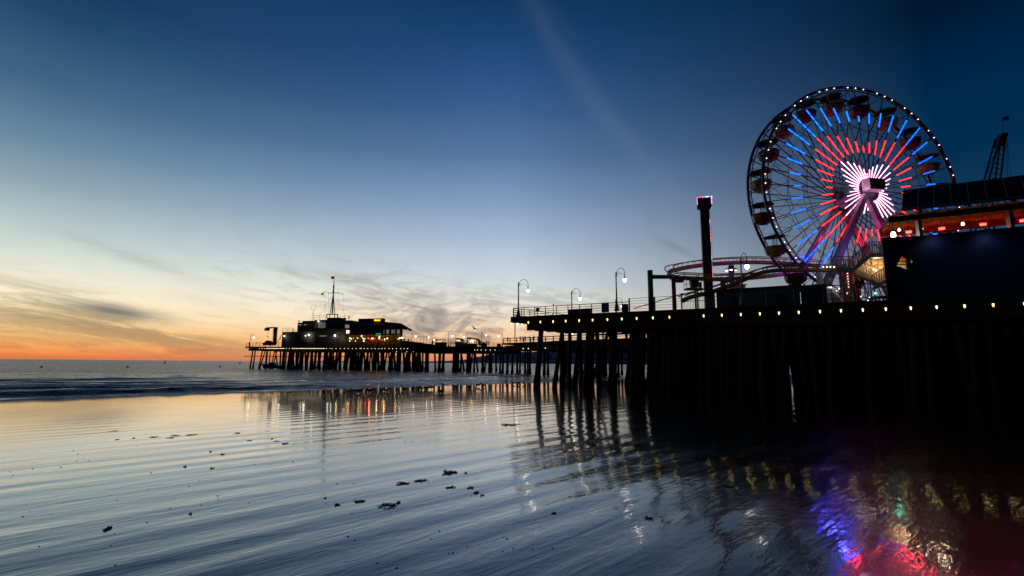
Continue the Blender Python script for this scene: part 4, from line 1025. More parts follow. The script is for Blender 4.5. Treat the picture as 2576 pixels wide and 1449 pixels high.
# ------------------------------------------------------------------ navy pavilion with open roof, on the near edge
kc = edge_k(2315); pv = thing('pavilion', 'large black-navy pavilion wall with an open corrugated roof above it', 'building', (pp(kc, 1).x, pp(kc, 1).y, D))
nw = .9; ct_ = onplane(2315, 593.2, pp(0, nw), N1); cb_ = pp((ct_-A).dot(E1), nw); zt = ct_.z; kc = (cb_-A).dot(E1)
lt = onz(2218, 598, zt); lt.z = 0
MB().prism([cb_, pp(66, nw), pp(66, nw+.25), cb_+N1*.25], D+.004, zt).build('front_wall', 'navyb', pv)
# side wall facing left, with the broken-diamond opening
d_ = (lt-cb_).normalized(); nn_ = V(d_.y, -d_.x, 0)
def onside(x, y): return onplane(x, y, cb_, nn_)
hole = [onside(x, y) for x, y in ((2256, 668), (2269.3, 644.8), (2284.4, 650), (2297, 654.7), (2291, 666), (2285.5, 680), (2265.9, 672))]
Lw = (lt-cb_).length
outer = [V(cb_.x, cb_.y, zt), V(lt.x, lt.y, zt), V(lt.x, lt.y, D), V(cb_.x, cb_.y, D)]
# ring between opening and outline, by angle
hc = sum(hole, V(0, 0, 0))/len(hole)
def uv(p_): return ((p_-cb_).dot(d_), p_.z)
def border(h):
    u, z = uv(h); u0, z0 = uv(hc); du, dz = u-u0, z-z0; k = 1e9
    if du > 0: k = min(k, (Lw-u0)/du)
    if du < 0: k = min(k, -u0/du)
    if dz > 0: k = min(k, (zt-z0)/dz)
    if dz < 0: k = min(k, (D-z0)/dz)
    return cb_*1+d_*(u0+du*k)+V(0, 0, z0+dz*k)
allp = [(h, border(h)) for h in hole]
for c_ in outer:
    # add rays through the corners
    best = None
    for i in range(len(hole)):
        a_, b_ = hole[i], hole[(i+1) % len(hole)]; ua, ub, uc, u0 = uv(a_), uv(b_), uv(c_), uv(hc)
        rx, rz_ = uc[0]-u0[0], uc[1]-u0[1]; sx, sz = ub[0]-ua[0], ub[1]-ua[1]; den = rx*sz-rz_*sx
        if abs(den) < 1e-9: continue
        tt = ((ua[0]-u0[0])*sz-(ua[1]-u0[1])*sx)/den; q_ = ((ua[0]-u0[0])*rz_-(ua[1]-u0[1])*rx)/den
        if tt > 0 and 0 <= q_ <= 1: best = a_.lerp(b_, q_)
    if best is not None: allp.append((best, V(c_.x, c_.y, c_.z)))
allp.sort(key=lambda q_: atan2(uv(q_[0])[1]-uv(hc)[1], uv(q_[0])[0]-uv(hc)[0]))
mb = MB()
for (h0, o0), (h1, o1) in zip(allp, allp[1:]+allp[:1]): mb.slab([V(h0.x, h0.y, h0.z), V(o0.x, o0.y, max(o0.z, D+.004)), V(o1.x, o1.y, max(o1.z, D+.004)), V(h1.x, h1.y, h1.z)], -nn_*.12 if nn_.dot(CAM-cb_) > 0 else nn_*.12)
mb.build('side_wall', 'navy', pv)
bk = -nn_ if nn_.dot(CAM-cb_) > 0 else nn_
p_ = onside(2288.5, 660); MB().beam(V(p_.x, p_.y, D)+bk*.25, V(p_.x, p_.y, zt-.02)+bk*.25, .2).build('post', 'navy', pv)
# striped banner seen through the opening
def hq(x, y, off): return onplane(x, y, cb_+bk*off, nn_)
bn = thing('striped_panel', 'red, yellow and black striped panel seen through the opening of the navy wall', 'panel', (hq(2275, 665, 2).x, hq(2275, 665, 2).y, D))
for ya, yb, m_ in ((640, 651.5, 'redp'), (651.5, 656, 'orange'), (656, 659, 'rubber'), (659, 664, 'yellow'), (664, 667, 'rubber'), (667, 684, 'cream')):
    MB().slab([hq(2246, ya, 2), hq(2302, ya, 2), hq(2302, yb, 2), hq(2246, yb, 2)], bk*.08).build('stripe', m_, bn)
light('panel_light', hq(2276, 652, 1.1), (1, .8, .55), 22, .1, bn)
# roof
def np_(x, y, n): return onplane(x, y, pp(0, n), N1)
F0, F1 = np_(2234.6, 552, 1.0), np_(2640, 511, 1.0); zf = (np_(2234.6, 552, 1.0).z+np_(2560, 520, 1.0).z)/2
B0, B1 = np_(2251, 580, 6.5), np_(2640, 552, 6.5)
def kof(p_): return (p_-A).dot(E1)
kf0 = kof(F0)
mb = MB(); nb_ = 60; kf1 = 64
zb = (B0.z+np_(2500, 566, 6.5).z)/2
corr = []
for i in range(nb_*2+1):
    k = kf0+(kf1-kf0)*i/(nb_*2); dz = .05*(1 if i % 2 else -1); corr.append((k, dz))
vs = []
for k, dz in corr: vs += [pp(k, 1.0, zf+dz+.28), pp(k, 6.8, zb+dz+.28), pp(k, 1.0, zf+dz+.34), pp(k, 6.8, zb+dz+.34)]
fs = []
for i in range(nb_*2): j = i*4; fs += [[j, j+4, j+5, j+1], [j+2, j+3, j+7, j+6], [j, j+2, j+6, j+4], [j+1, j+5, j+7, j+3]]
mb.add(vs, fs); mb.build('corrugated_roof', 'yellow', pv)
MB().beam(pp(kf0, 1.05, zf+.0), pp(kf1, 1.05, zf+.0), .16, .42).build('eave_beam', 'beam', pv)
MB().beam(pp(kf0+.1, 6.6, zb), pp(kf1, 6.6, zb), .2, .5).build('back_beam', 'redp', pv)
MB().beam(pp(kf0+.1, 3.9, (zf+zb)/2), pp(kf1, 3.9, (zf+zb)/2), .16, .34).build('mid_beam', 'orange', pv)
mb = MB()
for i in range(7):
    k = kf0+.3+i*2.6; mb.beam(pp(k, 1.1, zf+.12), pp(k, 6.6, zb+.12), .14, .22)
mb.build('rafters', 'orange', pv)
for x in (2312.5, 2544, 2640):
    p_ = np_(x, 575, 1.6); MB().beam(V(p_.x, p_.y, D), V(p_.x, p_.y, zf+.1), .3).build('column', 'steel', pv)
# solar array
sa = thing('solar_array', 'row of black solar panels tilted above the corrugated roof', 'solar panels', (pp(kof(F0), 3).x, pp(kof(F0), 3).y, D)); 
xs = [(2271, 2268), (2311, 2309.5), (2350, 2350), (2391, 2393), (2432, 2438.7), (2476, 2484.5), (2523, 2534), (2568, 2582), (2616, 2632)]
def yt(x): return 478.5-(x-2271)*(38.5/305)
def yb_(x): return 525-(x-2268)*(31/308)
for (a0, b0), (a1, b1) in zip(xs, xs[1:]):
    q = [np_(a0+.5, yt(a0), 4.6), np_(a1-.5, yt(a1), 4.6), np_(b1-.5, yb_(b1), 2.6), np_(b0+.5, yb_(b0), 2.6)]
    nrm_ = (q[1]-q[0]).cross(q[3]-q[0]).normalized(); nrm_ = nrm_ if nrm_.dot(CAM-q[0]) > 0 else -nrm_
    pn = MB().slab(q, -nrm_*.05).build('panel', 'panel', sa)
    mb = MB(); mb.beam(q[1]+nrm_*.0, q[2]+nrm_*.0, .04, .07); mb.beam(q[3]+nrm_*0, q[2]+nrm_*0, .03, .06); mb.build('frame', 'alum', pn)
mb = MB(); mb.beam(np_(2266, 528, 2.7), np_(2640, 490.5, 2.7), .14, .2); mb.beam(np_(2290, 500, 4.7), np_(2640, 460, 4.7), .12)
for x in (2320, 2370, 2420, 2470, 2520, 2570, 2620):
    mb.beam(np_(x, yb_(x)+3, 2.7), np_(x+22, 540-(x-2300)*.11, 3.6), .06); mb.beam(np_(x, yb_(x)+3, 2.7), np_(x-22, 543-(x-2300)*.11, 3.6), .06)
mb.build('truss', 'dsteel', sa)
for x in (2311, 2434, 2548): p_ = np_(x, yb_(x), 2.8); MB().beam(V(p_.x, p_.y, zf+.36), p_, .26).build('column', 'dsteel', sa)
# lamps under the roof
labs = {2247: 'blinding white floodlight at the left end of the pavilion roof', 2262: 'small white lamp beside the blinding floodlight', 2318: 'white hanging lamp behind the first grey column', 2422: 'white hanging lamp in the middle of the pavilion roof', 2535.5: 'white hanging lamp left of the right-hand grey column'}
for x, y in ((2247, 590), (2262, 578), (2318, 575), (2422, 563), (2535.5, 553)):
    n_ = 2.2 if x > 2262 else 1.5; p_ = np_(x, y, n_); t = thing('pendant_lamp', labs[x], 'lamp', p_, group='white lamps under the pavilion roof')
    r = .17 if x == 2247 else (.1 if x == 2262 else .11)
    MB().lathe(p_, [(.03, -r*1.3), (r*.9, -r), (r, 0), (r*.6, r*1.2)], 10).build('bulb', 'floodlamp' if x == 2247 else 'bulbf', t, smooth=True)
    MB().lathe(p_+V(0, 0, r*1.2), [(r*.7, 0), (r*.4, .1), (.04, .3), (.03, max(.4, zf+.1-p_.z-r*1.2))], 8).build('hanger', 'olive', t)
    light('roof_light', p_+V(0, 0, .0)+N1*.35-V(0, 0, .1), (1, .82, .5), 1.3 if x != 2247 else 7, .12, t)
for x, y, w in ((2286, 583.5, 1), (2369, 575, 2), (2473, 564.5, 3), (2574, 555, 4)):
    p_ = np_(x, y, 3.0); lab = ['', 'red lamp nearest the left end of the pavilion', 'red lamp between the first two hanging lamps', 'red lamp right of the middle hanging lamp', 'red lamp cut by the right edge of the picture'][w]
    t = thing('heater_lamp', lab, 'lamp', p_, group='red lamps under the pavilion roof')
    MB().tube([p_-E1*.17, p_+E1*.17], .085, 8).build('tube', 'redlamp', t); MB().box(p_+V(0, 0, .16), (.6, .3, .1), rz=atan2(E1.y, E1.x)).build('reflector', 'iron', t); MB().beam(p_+V(0, 0, .2), V(p_.x, p_.y, (zf+zb)/2+.12), .03).build('stem', 'iron', t)
    light('red_light', p_-V(0, 0, .15), (1, .02, .01), 1.5, .1, t)
for x in (2350, 2482):
    p_ = np_(x, 588-(x-2350)*.05, .35); t = thing('wall_washer', 'small spotlight washing the navy wall, %s' % ('left of the two' if x == 2350 else 'right of the two'), 'spotlight', p_, group='spotlights on top of the navy wall')
    MB().box(p_+V(0, 0, .1), (.22, .14, .12), rz=atan2(E1.y, E1.x)).build('housing', 'rubber', t); MB().beam(p_+V(0, 0, .1), p_+V(0, 0, .1)+N1*.7, .03).build('bracket', 'rubber', t)
    light('wash_light', p_, (.55, .65, 1), 14, .4, t, spot=140, aim=p_-V(0, 0, 1.4)+N1*.3)
p_ = np_(2346, 585, 9); t = thing('neon_sign', 'small slanted blue lit sign seen under the pavilion roof', 'sign', p_); s = p_.y/FPX
MB().slab([np_(2337, 580, 9), np_(2352, 584, 9), np_(2355, 592, 9), np_(2346, 588, 9)], N1*.05).build('face', 'ledb', t)

# ------------------------------------------------------------------ crane with flag
CY_ = 78
cr = thing('crane', 'dark lattice boom crane with stay cables rising behind the solar panels', 'crane', (W(2500, 700, CY_).x, CY_, D))
def cw(x, y, dy=0): return aty(x, y, CY_+dy)
mb = MB()
L0, L1, R0, R1_ = cw(2488, 450), cw(2516, 344), cw(2517, 446), cw(2530, 344)
L0b = L0+(L0-L1)*1.6; R0b = R0+(R0-R1_)*1.6
for a_, b_ in ((L1, L0b), (R1_, R0b)):
    for dy in (0, .9): mb.beam(a_+V(0, dy, 0), b_+V(0, dy, 0), .2)
for i in range(22):
    f0, f1 = i/22, (i+1)/22
    mb.beam(L1.lerp(L0b, f0), R1_.lerp(R0b, f1), .07); mb.beam(R1_.lerp(R0b, f0)+V(0, .9, 0), L1.lerp(L0b, f1)+V(0, .9, 0), .07)
mb.build('boom', 'dsteel', cr)
MB().slab([cw(2522, 334), cw(2537.5, 333.5), cw(2536, 342), cw(2528, 349), cw(2527, 368), cw(2513, 369), cw(2517, 345)], V(0, .9, 0)).build('boom_head', 'dsteel', cr)
mb = MB(); a_ = cw(2533, 345)
for x in (2534, 2541.5): mb.tube([a_, cw(x, 443), cw(x+1.0, 470)], .035, 4)
mb.tube([cw(2516, 352), cw(2476, 452), cw(2470, 466)], .05, 4); mb.tube([cw(2520, 345), cw(2524, 366)], .04, 4)
mb.build('cable', 'dsteel', cr)
mb = MB(); MB().tube([cw(2523, 336), cw(2523, 292)], .05, 5).build('flag_pole', 'dsteel', cr)
t = thing('flag', 'small striped flag on a pole above the crane boom', 'flag', cw(2523, 305))
def flag(t, c0, w, h, dirx, m_='flag', waves=2):
    mb = MB(); n = 10; vs = []
    for i in range(n+1):
        for j in range(2):
            u = i/n; vs.append(Vector(c0)+dirx*(w*u)+V(0, .12*w*sin(u*waves*pi), -h*j-.15*w*u*(1 if j else -.4)))
    o = [v+V(0, .02, 0) for v in vs]; N_ = len(vs)
    fs = [[2*i, 2*i+1, 2*i+3, 2*i+2] for i in range(n)]+[[N_+2*i, N_+2*i+2, N_+2*i+3, N_+2*i+1] for i in range(n)]
    mb.add(vs+o, fs); return mb.build('cloth', m_, t)
M['usflag'] = m = mat('striped_flag_cloth', (.3, .05, .06), .9); n_ = m.node_tree; wv = n_.nodes.new('ShaderNodeTexWave'); wv.bands_direction = 'Z'; wv.inputs['Scale'].default_value = 2.2; n_.links.new(n_.nodes['Texture Coordinate'].outputs['Object'], wv.inputs[0])
rp = n_.nodes.new('ShaderNodeValToRGB'); rp.color_ramp.interpolation = 'CONSTANT'; rp.color_ramp.elements[0].color = (.45, .03, .05, 1); rp.color_ramp.elements[1].color = (.6, .6, .62, 1); rp.color_ramp.elements[1].position = .5
n_.links.new(wv.outputs['Fac'], rp.inputs[0]); n_.links.new(rp.outputs[0], n_.nodes['Principled BSDF'].inputs['Base Color'])
flag(t, cw(2523.3, 293.5), .95, .62, V(1, 0, .1), 'usflag')
# ------------------------------------------------------------------ buildings at the end of the main pier
def RY(y): return 670.8+.1991*y
def hq_(X, Yp, n): return onplane(R1(X), RY(Yp), hp(0, n), NH)       # point of the crop grid on the plane n metres behind the edge
def hkk(X, n): return (hq_(X, 900, n)-H0).dot(EH)
def hz(X, Yp, n): return hq_(X, Yp, n).z
def block(parent, name, x0, x1, ytop, n, depth, m_, zb=None, ref=None):
    k0, k1 = hkk(x0, n), hkk(x1, n); z = hz(ref or (x0+x1)/2, ytop, n); zb = D if zb is None else zb
    MB().prism([hp(k0, n), hp(k1, n), hp(k1, n+depth), hp(k0, n+depth)], zb, z).build(name, m_, parent); return k0, k1, z
def pane(parent, x0, x1, y0, y1, n, m_='glass', name='window', bars=0):
    k0, k1 = hkk(x0, n), hkk(x1, n); z1, z0 = hz((x0+x1)/2, y0, n), hz((x0+x1)/2, y1, n)
    w = MB().prism([hp(k0, n-.12), hp(k1, n-.12), hp(k1, n-.02), hp(k0, n-.02)], z0, z1).build(name, m_, parent)
    if bars:
        mb = MB()
        for i in range(bars+1): k = k0+(k1-k0)*i/bars; mb.prism([hp(k-.06, n-.2), hp(k+.06, n-.2), hp(k+.06, n-.1), hp(k-.06, n-.1)], z0-.05, z1+.05)
        mb.build('frame', 'wall', w)
    return w
off = thing('harbour_office', 'stepped grey harbour office with a flat railed roof on the main pier', 'building', hp(hkk(1000, 3), 3, D))
block(off, 'wall', 597, 785, 824, 3, 7, 'wall'); block(off, 'wall', 785.5, 1004, 818, 3.01, 7, 'wall')
block(off, 'wall', 1004.5, 1455, 790, 2.6, 7, 'wall')
kA_, kB_, zU = block(off, 'upper_wall', 994, 1152, 672, 3.6, 6, 'wall', zb=hz(1050, 780, 3.6)); block(off, 'upper_wall', 1153, 1458, 680, 3.2, 6, 'wall', zb=hz(1200, 789.5, 3.2))
block(off, 'upper_wall', 783, 993, 706, 4.2, 5, 'wall', zb=hz(880, 817, 4.2)); block(off, 'roof_block', 840, 992.5, 684, 4.6, 4, 'wall', zb=hz(900, 706.2, 4.6))
block(off, 'lookout', 1150, 1306, 644, 3.4, 4, 'roof', zb=hz(1200, 679.5, 3.4))
pane(off, 1050, 1142, 706, 775, 3.6, 'wincool', bars=6)
pane(off, 1165, 1450, 712, 778, 3.2, 'glass', bars=8); pane(off, 1390, 1440, 722, 776, 3.15, 'win')
pane(off, 790, 834, 730, 740, 4.2, 'win'); pane(off, 865, 893, 730, 738, 4.2, 'win')
pane(off, 1010, 1042, 890, 945, 2.6, 'olive', 'door'); pane(off, 1308, 1335, 918, 975, 2.6, 'olive', 'door'); pane(off, 622, 645, 925, 975, 3, 'glass', 'door')
pane(off, 1075, 1160, 872, 880, 2.6, 'win')
pane(off, 1375, 1450, 865, 872, 2.6, 'redp', 'sill')
c = pane(off, 1410, 1442, 806, 840, 2.55, 'crossw', 'lit_sign'); k0, k1 = hkk(1410, 2.5), hkk(1442, 2.5); z1, z0 = hz(1425, 806, 2.5), hz(1425, 840, 2.5)
mb = MB(); km, zm = (k0+k1)/2, (z0+z1)/2; mb.prism([hp(km-.12, 2.30), hp(km+.12, 2.30), hp(km+.12, 2.36), hp(km-.12, 2.36)], z0+.05, z1-.05); mb.prism([hp(k0+.05, 2.31), hp(k1-.05, 2.31), hp(k1-.05, 2.37), hp(k0+.05, 2.37)], zm-.12, zm+.12); mb.build('cross', 'crossr', c)
# outside stair
mb = MB(); a_, b_ = hq_(748, 828, 2.7), hq_(925, 965, 2.7); mb.slab([a_+V(0, 0, .25), b_+V(0, 0, .25), b_-V(0, 0, .4), a_-V(0, 0, .4)], -NH*.9)
mb.beam(a_+V(0, 0, 1.2)-NH*.9, b_+V(0, 0, 1.2)-NH*.9, .08)
for i in range(9): p_ = a_.lerp(b_, i/8)-NH*.9; mb.beam(p_, p_+V(0, 0, 1.2), .06)
mb.build('stair', 'dsteel', off)
def toprail(x0, x1, yb, n, parent, h=1.35, nm='roof_railing'):
    a_ = hq_(x0, yb, n); b_ = hq_(x1, yb, n); z = min(a_.z, b_.z); a_.z = b_.z = max(a_.z, b_.z); mb = MB()
    for q in (h, h*.5): mb.beam(a_+V(0, 0, q), b_+V(0, 0, q), .07)
    m_ = max(2, round((b_-a_).length/2.2))
    for i in range(m_+1): p_ = a_.lerp(b_, i/m_); mb.beam(p_-V(0, 0, .1), p_+V(0, 0, h), .07)
    mb.build(nm, 'rail', parent)
toprail(1000, 1150, 672, 3.8, off, 1.5); toprail(1306, 1456, 680, 3.4, off, 1.5); toprail(605, 740, 824, 3.2, off, 1.3)
p_ = hq_(985, 684, 6); mb = MB(); mb.beam(p_, p_+V(0, 0, hz(985, 540, 6)-p_.z), .09); q = V(p_.x, p_.y, hz(985, 542, 6)); mb.beam(q-EH*.9, q+EH*.9, .06)
for sg in (-1, 1):
    r_ = q+EH*sg*.9; mb.beam(r_, r_+V(0, 0, .8), .05)
    for a in (0, 2.1, 4.2): mb.beam(r_+V(0, 0, .8), r_+V(.35*cos(a), .35*sin(a), .85), .04); mb.ball(r_+V(.35*cos(a), .35*sin(a), .85), .09, 5, 4)
mb.build('anemometer', 'dsteel', off)
mb = MB(); mb.beam(p_+EH*1.0, V(p_.x, p_.y, hz(985, 580, 6)), .03); mb.beam(p_-EH*1.0, V(p_.x, p_.y, hz(985, 580, 6)), .03); mb.build('stay_wires', 'dsteel', off)
for X, Yp in ((815, 690), (1395, 655), (1440, 640)):
    p_ = hq_(X, Yp, 3.6); mb = MB(); mb.beam(p_-V(0, 0, 1.0), p_+V(0, 0, .2), .1); mb.lathe(p_, [(.5, .2), (.35, .0), (.05, -.15)], 8); mb.build('loudhailer', 'dsteel', off)
p_ = hq_(1420, 636, 3.2); MB().ball(p_, .22, 8, 6).build('roof_lamp', 'tubef', off)
# signal mast
mast = thing('signal_mast', 'tall tapering signal mast with cross yards, stays and a red top light', 'mast', hq_(1232, 645, 6)); n_ = 6
def hm(X, Yp, dn=0): return hq_(X, Yp, n_+dn)
mb = MB(); zb_ = hm(1232, 648)
for X in (1165, 1203, 1262, 1300):
    for dn in (-1, 1): mb.beam(hm(X, 648, dn), hm(X, 603, dn), .22)
for dn in (-1, 1): mb.beam(hm(1160, 603, dn), hm(1305, 603, dn), .28)
mb.build('base_frame', 'dsteel', mast)
mb = MB()
for X, dn in ((1205, -1), (1205, 1), (1265, -1), (1265, 1), (1240, -1), (1228, 1)): mb.beam(hm(X, 603, dn), hm(1247, 338), .2)
mb.tube([hm(1247, 338), hm(1252, 248), hm(1256, 180), hm(1258, 112)], [.32, .2, .12, .07], 6)
mb.ball(hm(1252, 250), .35, 6, 5); mb.build('pole', 'dsteel', mast)
mb = MB(); mb.beam(hm(1126, 321, -2), hm(1372, 346, 2), .1); mb.beam(hm(1183, 343, 2), hm(1312, 324, -2), .1)
for X, Yp, dn in ((1126, 321, -2), (1372, 346, 2), (1183, 343, 2), (1312, 324, -2)): q = hm(X, Yp, dn); mb.beam(q-V(0, 0, .35), q+V(0, 0, .35), .08)
mb.build('yards', 'dsteel', mast)
mb = MB()
for (a0, a1), (b0, b1) in (((1126, 321), (1252, 255)), ((1372, 346), (1252, 255)), ((1126, 321), (1160, 600)), ((1146, 430), (1130, 645)), ((1372, 346), (1370, 560)), ((1183, 343), (1188, 600)), ((1312, 324), (1298, 600)), ((1250, 330), (1060, 640)), ((1250, 330), (1410, 640))):
    mb.beam(hm(a0, a1), hm(b0, b1), .035)
mb.build('stays', 'dsteel', mast)
MB().ball(hm(1258, 103), .2, 6, 5).build('top_light', 'mastred', mast)
f1 = thing('flag', 'dark flag streaming left from the tip of the signal mast', 'flag', hm(1256, 140)); flag(f1, hm(1256.5, 124), 1.15, .75, -EH, 'maroon')
f2 = thing('flag', 'smaller flag at the left end of the mast yard', 'flag', hm(1126, 345)); flag(f2, hm(1126, 333), 1.0, .55, -EH, 'cloth2')
for X, Yp, pw, lab in ((1058, 690, 1, ''), (628, 876, 1, ''), (895, 872, 0, ''), (937, 861, 2, '')):
    n_l = 3.3 if X == 1058 else 2.4; p_ = hq_(X, Yp, n_l); o = MB().ball(p_, (.13, .16, .24)[pw], 8, 6).build('wall_lamp', 'bulbw', off); light('office_light', p_-NH*.5-V(0, 0, .5), (1, .95, .7), 9+9*pw, .3, off)
light('office_light', hq_(1225, 880, .2), (1, .95, .7), 28, .3, off); light('office_light', hq_(1330, 900, 1.2), (1, .85, .4), 25, .3, off)
# restaurant
rs = thing('restaurant', 'two storey restaurant with a broad hipped roof, lit terrace and two neon signs', 'building', hp(hkk(1780, 3), 3, D))
kL, kR = hkk(1462, 3), hkk(2096, 3); ze = hz(1780, 765, 3); zw = hz(1780, 770, 3)
MB().prism([hp(kL, 3), hp(kR, 3), hp(kR, 4.4), hp(kL, 6)], D, hz(1850, 745, 3)).build('wall', 'wall2', rs)
# roof: ridge box plus hip slopes to the long right eave
ktL, ktR = hkk(1552, 4), hkk(1884, 4); zt_ = hz(1720, 697, 4); zr = hz(1720, 655, 4)
zeL = hz(1465, 706, 3); pR = hq_(2226, 796, 1.0); kE = (pR-H0).dot(EH); pM = hq_(2096, 752, 2); 
roofv = [hp(kL-1, 1.2, hz(1462, 715, 1.2)), hp(kR, 1.2, hz(2096, 762, 1.2)), V(pR.x, pR.y, pR.z), hp(kE-1.2, 4.5, pR.z+.2), hp(kR-.6, 5.5, pM.z), hp(kL-1, 9, zeL), hp(ktL, 4, zt_), hp(ktR, 4, zt_), hp(ktR-.6, 5.4, zt_), hp(ktL, 5.4, zt_), hp(kR, 2.5, pM.z+1.0), hp(kR-.5, 4.6, pM.z+1.0)]
mb = MB(); lo = [v-V(0, 0, .45) for v in roofv]
F = [[0, 1, 10, 7, 6], [1, 2, 10], [2, 3, 11, 10], [3, 4, 11], [4, 5, 9, 8, 11], [5, 0, 6, 9], [6, 7, 8, 9], [7, 10, 11, 8]]
n0 = len(roofv); mb.add(roofv+lo, F+[[i+n0 for i in f][::-1] for f in F]+[[0, n0, n0+1, 1], [1, n0+1, n0+2, 2], [2, n0+2, n0+3, 3], [3, n0+3, n0+4, 4], [4, n0+4, n0+5, 5], [5, n0+5, n0, 0]])
mb.build('roof', 'roof', rs)
MB().prism([hp(ktL, 3.9), hp(ktR, 3.9), hp(ktR-.6, 5.5), hp(ktL, 5.5)], zt_-1.2, zr).build('roof_box', 'roof', rs)
for x0, x1, m_, b_ in ((1485, 1540, 'glass', 3), (1600, 1650, 'glass', 3), (1695, 1880, 'glass', 8), (1876, 1886, 'wincool', 0), (1915, 1928, 'wincool', 0), (1931, 1945, 'wincool', 0), (1980, 1992, 'wincool', 0), (1996, 2004, 'wincool', 0), (2013, 2022, 'wincool', 0), (2030, 2040, 'glass', 0), (2050, 2062, 'wincool', 0), (2066, 2082, 'wincool', 0)):
    pane(rs, x0, x1, 797, 845, 3, m_, bars=b_)
zT = hz(1800, 862, 2.9); MB().prism([hp(kL, .9), hp(kR, .9), hp(kR, 2.95), hp(kL, 2.95)], zT-.15, zT+.15).build('terrace_awning', 'orange', rs)
mb = MB()
for i in range(14): k = kL+(kR-kL)*i/13; mb.beam(hp(k, 1.0, D), hp(k, 1.0, zT-.15), .14)
mb.build('terrace_posts', 'beam', rs)
sb = MB().slab([hq_(1760, 656, 3.7), hq_(1842, 656, 3.7), hq_(1842, 697, 3.7), hq_(1760, 697, 3.7)], NH*.15).build('sign_board', 'rubber', rs)
text_mb('Mariasol', .62, .1, hq_(1800, 677, 3.5), EH, V(0, 0, 1), shear=.15, bold=.06).build('sign_letters', 'signy', sb)
sb = MB().slab([hq_(1783, 842, 2.7), hq_(1844, 842, 2.7), hq_(1844, 876, 2.7), hq_(1783, 876, 2.7)], NH*.15).build('sign_board', mat('teal_sign', (.0, .3, .22), .5, emit=(.0, .6, .42), es=.5), rs)
text_mb('Mariasol', .46, .1, hq_(1813, 859, 2.6), EH, V(0, 0, 1), shear=.1, bold=.05).build('sign_letters', 'signt', sb)
for X, Yp, r_, m_ in ((1455, 905, .3, 'warm'), (1466, 900, .3, 'bulby'), (1475, 912, .25, 'warm'), (1458, 938, .35, 'bulby'), (1500, 905, .12, 'warm'), (1527, 940, .25, 'bulby'), (1553, 903, .25, 'warm'), (1607, 877, .5, 'bulbw'), (1620, 905, .35, 'bulby'), (1634, 915, .2, 'warm'), (1633, 940, .4, 'bulby'), (1650, 908, .15, 'greenlamp'),
        (1690, 905, .2, 'redlamp'), (1710, 918, .2, 'warm'), (1735, 905, .3, 'warm'), (1754, 905, .3, 'bulbw'), (1740, 918, .25, 'redlamp'), (1770, 910, .12, 'bulby'), (1829, 888, .45, 'bulbw'), (1826, 909, .36, 'bulbw'), (1895, 915, .26, 'warm'), (1895, 933, .2, 'bulby'), (1929, 906, .42, 'bulby'), (1860, 925, .15, 'redlamp'), (2063, 915, .34, 'bulby'), (2085, 904, .42, 'bulbw')):
    MB().ball(hq_(X, Yp, 2.2), r_*.62, 7, 5).build('terrace_lamp', {'bulbw': 'bulbf', 'bulby': 'bulbf'}.get(m_, m_), rs)
for X, c_, pw in ((1480, (1, .6, .2), 40), (1610, (1, .7, .3), 60), (1740, (1, .35, .15), 50), (1830, (1, .7, .4), 60), (1920, (1, .5, .12), 90), (2060, (1, .55, .15), 90)):
    light('terrace_light', hq_(X, 905, 1.7), c_, pw*.45, .2, rs)
MB().ball(hq_(2192, 797, 1.2), .17, 7, 5).build('eave_lamp', 'bulbw', rs)
dk = thing('terrace_stair', 'black steps and planters descending beside the right wall of the restaurant', 'stairs', hp(hkk(2160, 3), 3, D))
mb = MB(); a_ = hp(kR+.4, 3, D); 
for i in range(8): mb.box(hp(kR+2+i*1.7, 4, D+(1.9-i*.22)/2), (1.75, 5, 1.9-i*.22), rz=atan2(EH.y, EH.x))
mb.build('steps', 'roof', dk)
mb = MB(); 
for i in range(9): k = kR+2+i*1.1; mb.beam(hp(k, 2, D+1), hp(k, 2, D+3.2), .08)
mb.beam(hp(kR+2, 2, D+3.2), hp(kR+11, 2, D+3.2), .1); mb.build('gate_bars', 'rail', dk)
for X, r_ in ((2140, 1.2), (2200, 1.1)):
    p_ = hq_(X, 930, 2); t = thing('potted_palm', 'spiky potted palm beside the restaurant steps' if X == 2140 else 'wide low palm left of the tall lamp by the restaurant', 'plant', V(p_.x, p_.y, D+1)); mb = MB()
    for i in range(22):
        a = rnd(0, 2*pi); e = rnd(.1, 1.2); q = V(cos(a)*cos(e), sin(a)*cos(e), sin(e))*r_*rnd(.8, 1.2); b0 = V(p_.x, p_.y, p_.z-.4); sd = q.cross(UZ).normalized()*.1; mb.add([b0, b0+q*.6+sd+V(0, 0, .2), b0+q, b0+q*.6-sd+V(0, 0, .2)], [[0, 1, 2, 3]])
    mb.build('fronds', 'leaf', t); MB().lathe(V(p_.x, p_.y, D+1), [(.4, 0), (.5, max(.3, p_.z-D-1.4))], 8).build('pot', 'roof', t)
# davit crane
t = thing('davit_crane', 'olive boat hoist crane with an arm pointing left over the tip of the main pier', 'crane', hp(hkk(497, 2), 2, D)); n_ = 2
def q2(X, Yp, dn=0): return hq_(X, Yp, 2+dn)
MB().slab([q2(480, 985), q2(512, 985), q2(516, 860), q2(527, 765), q2(500, 764), q2(487, 800), q2(488, 860)], NH*.8).build('post', 'olive', t)
MB().slab([q2(396, 766), q2(520, 762), q2(520, 778), q2(400, 780)], NH*.6).build('arm', 'olive', t)
MB().box(q2(410, 793, .3), (1.6, .6, .9)).build('trolley', 'olive', t); MB().beam(q2(418, 800), q2(418, 880), .05).beam(q2(480, 800), q2(478, 940), .05).build('cable', 'iron', t); MB().ball(q2(418, 882), .22).build('hook', 'iron', t)
MB().beam(q2(536, 960), q2(590, 870), .12).beam(q2(570, 945), q2(588, 850), .08).build('strut', 'rail', t)
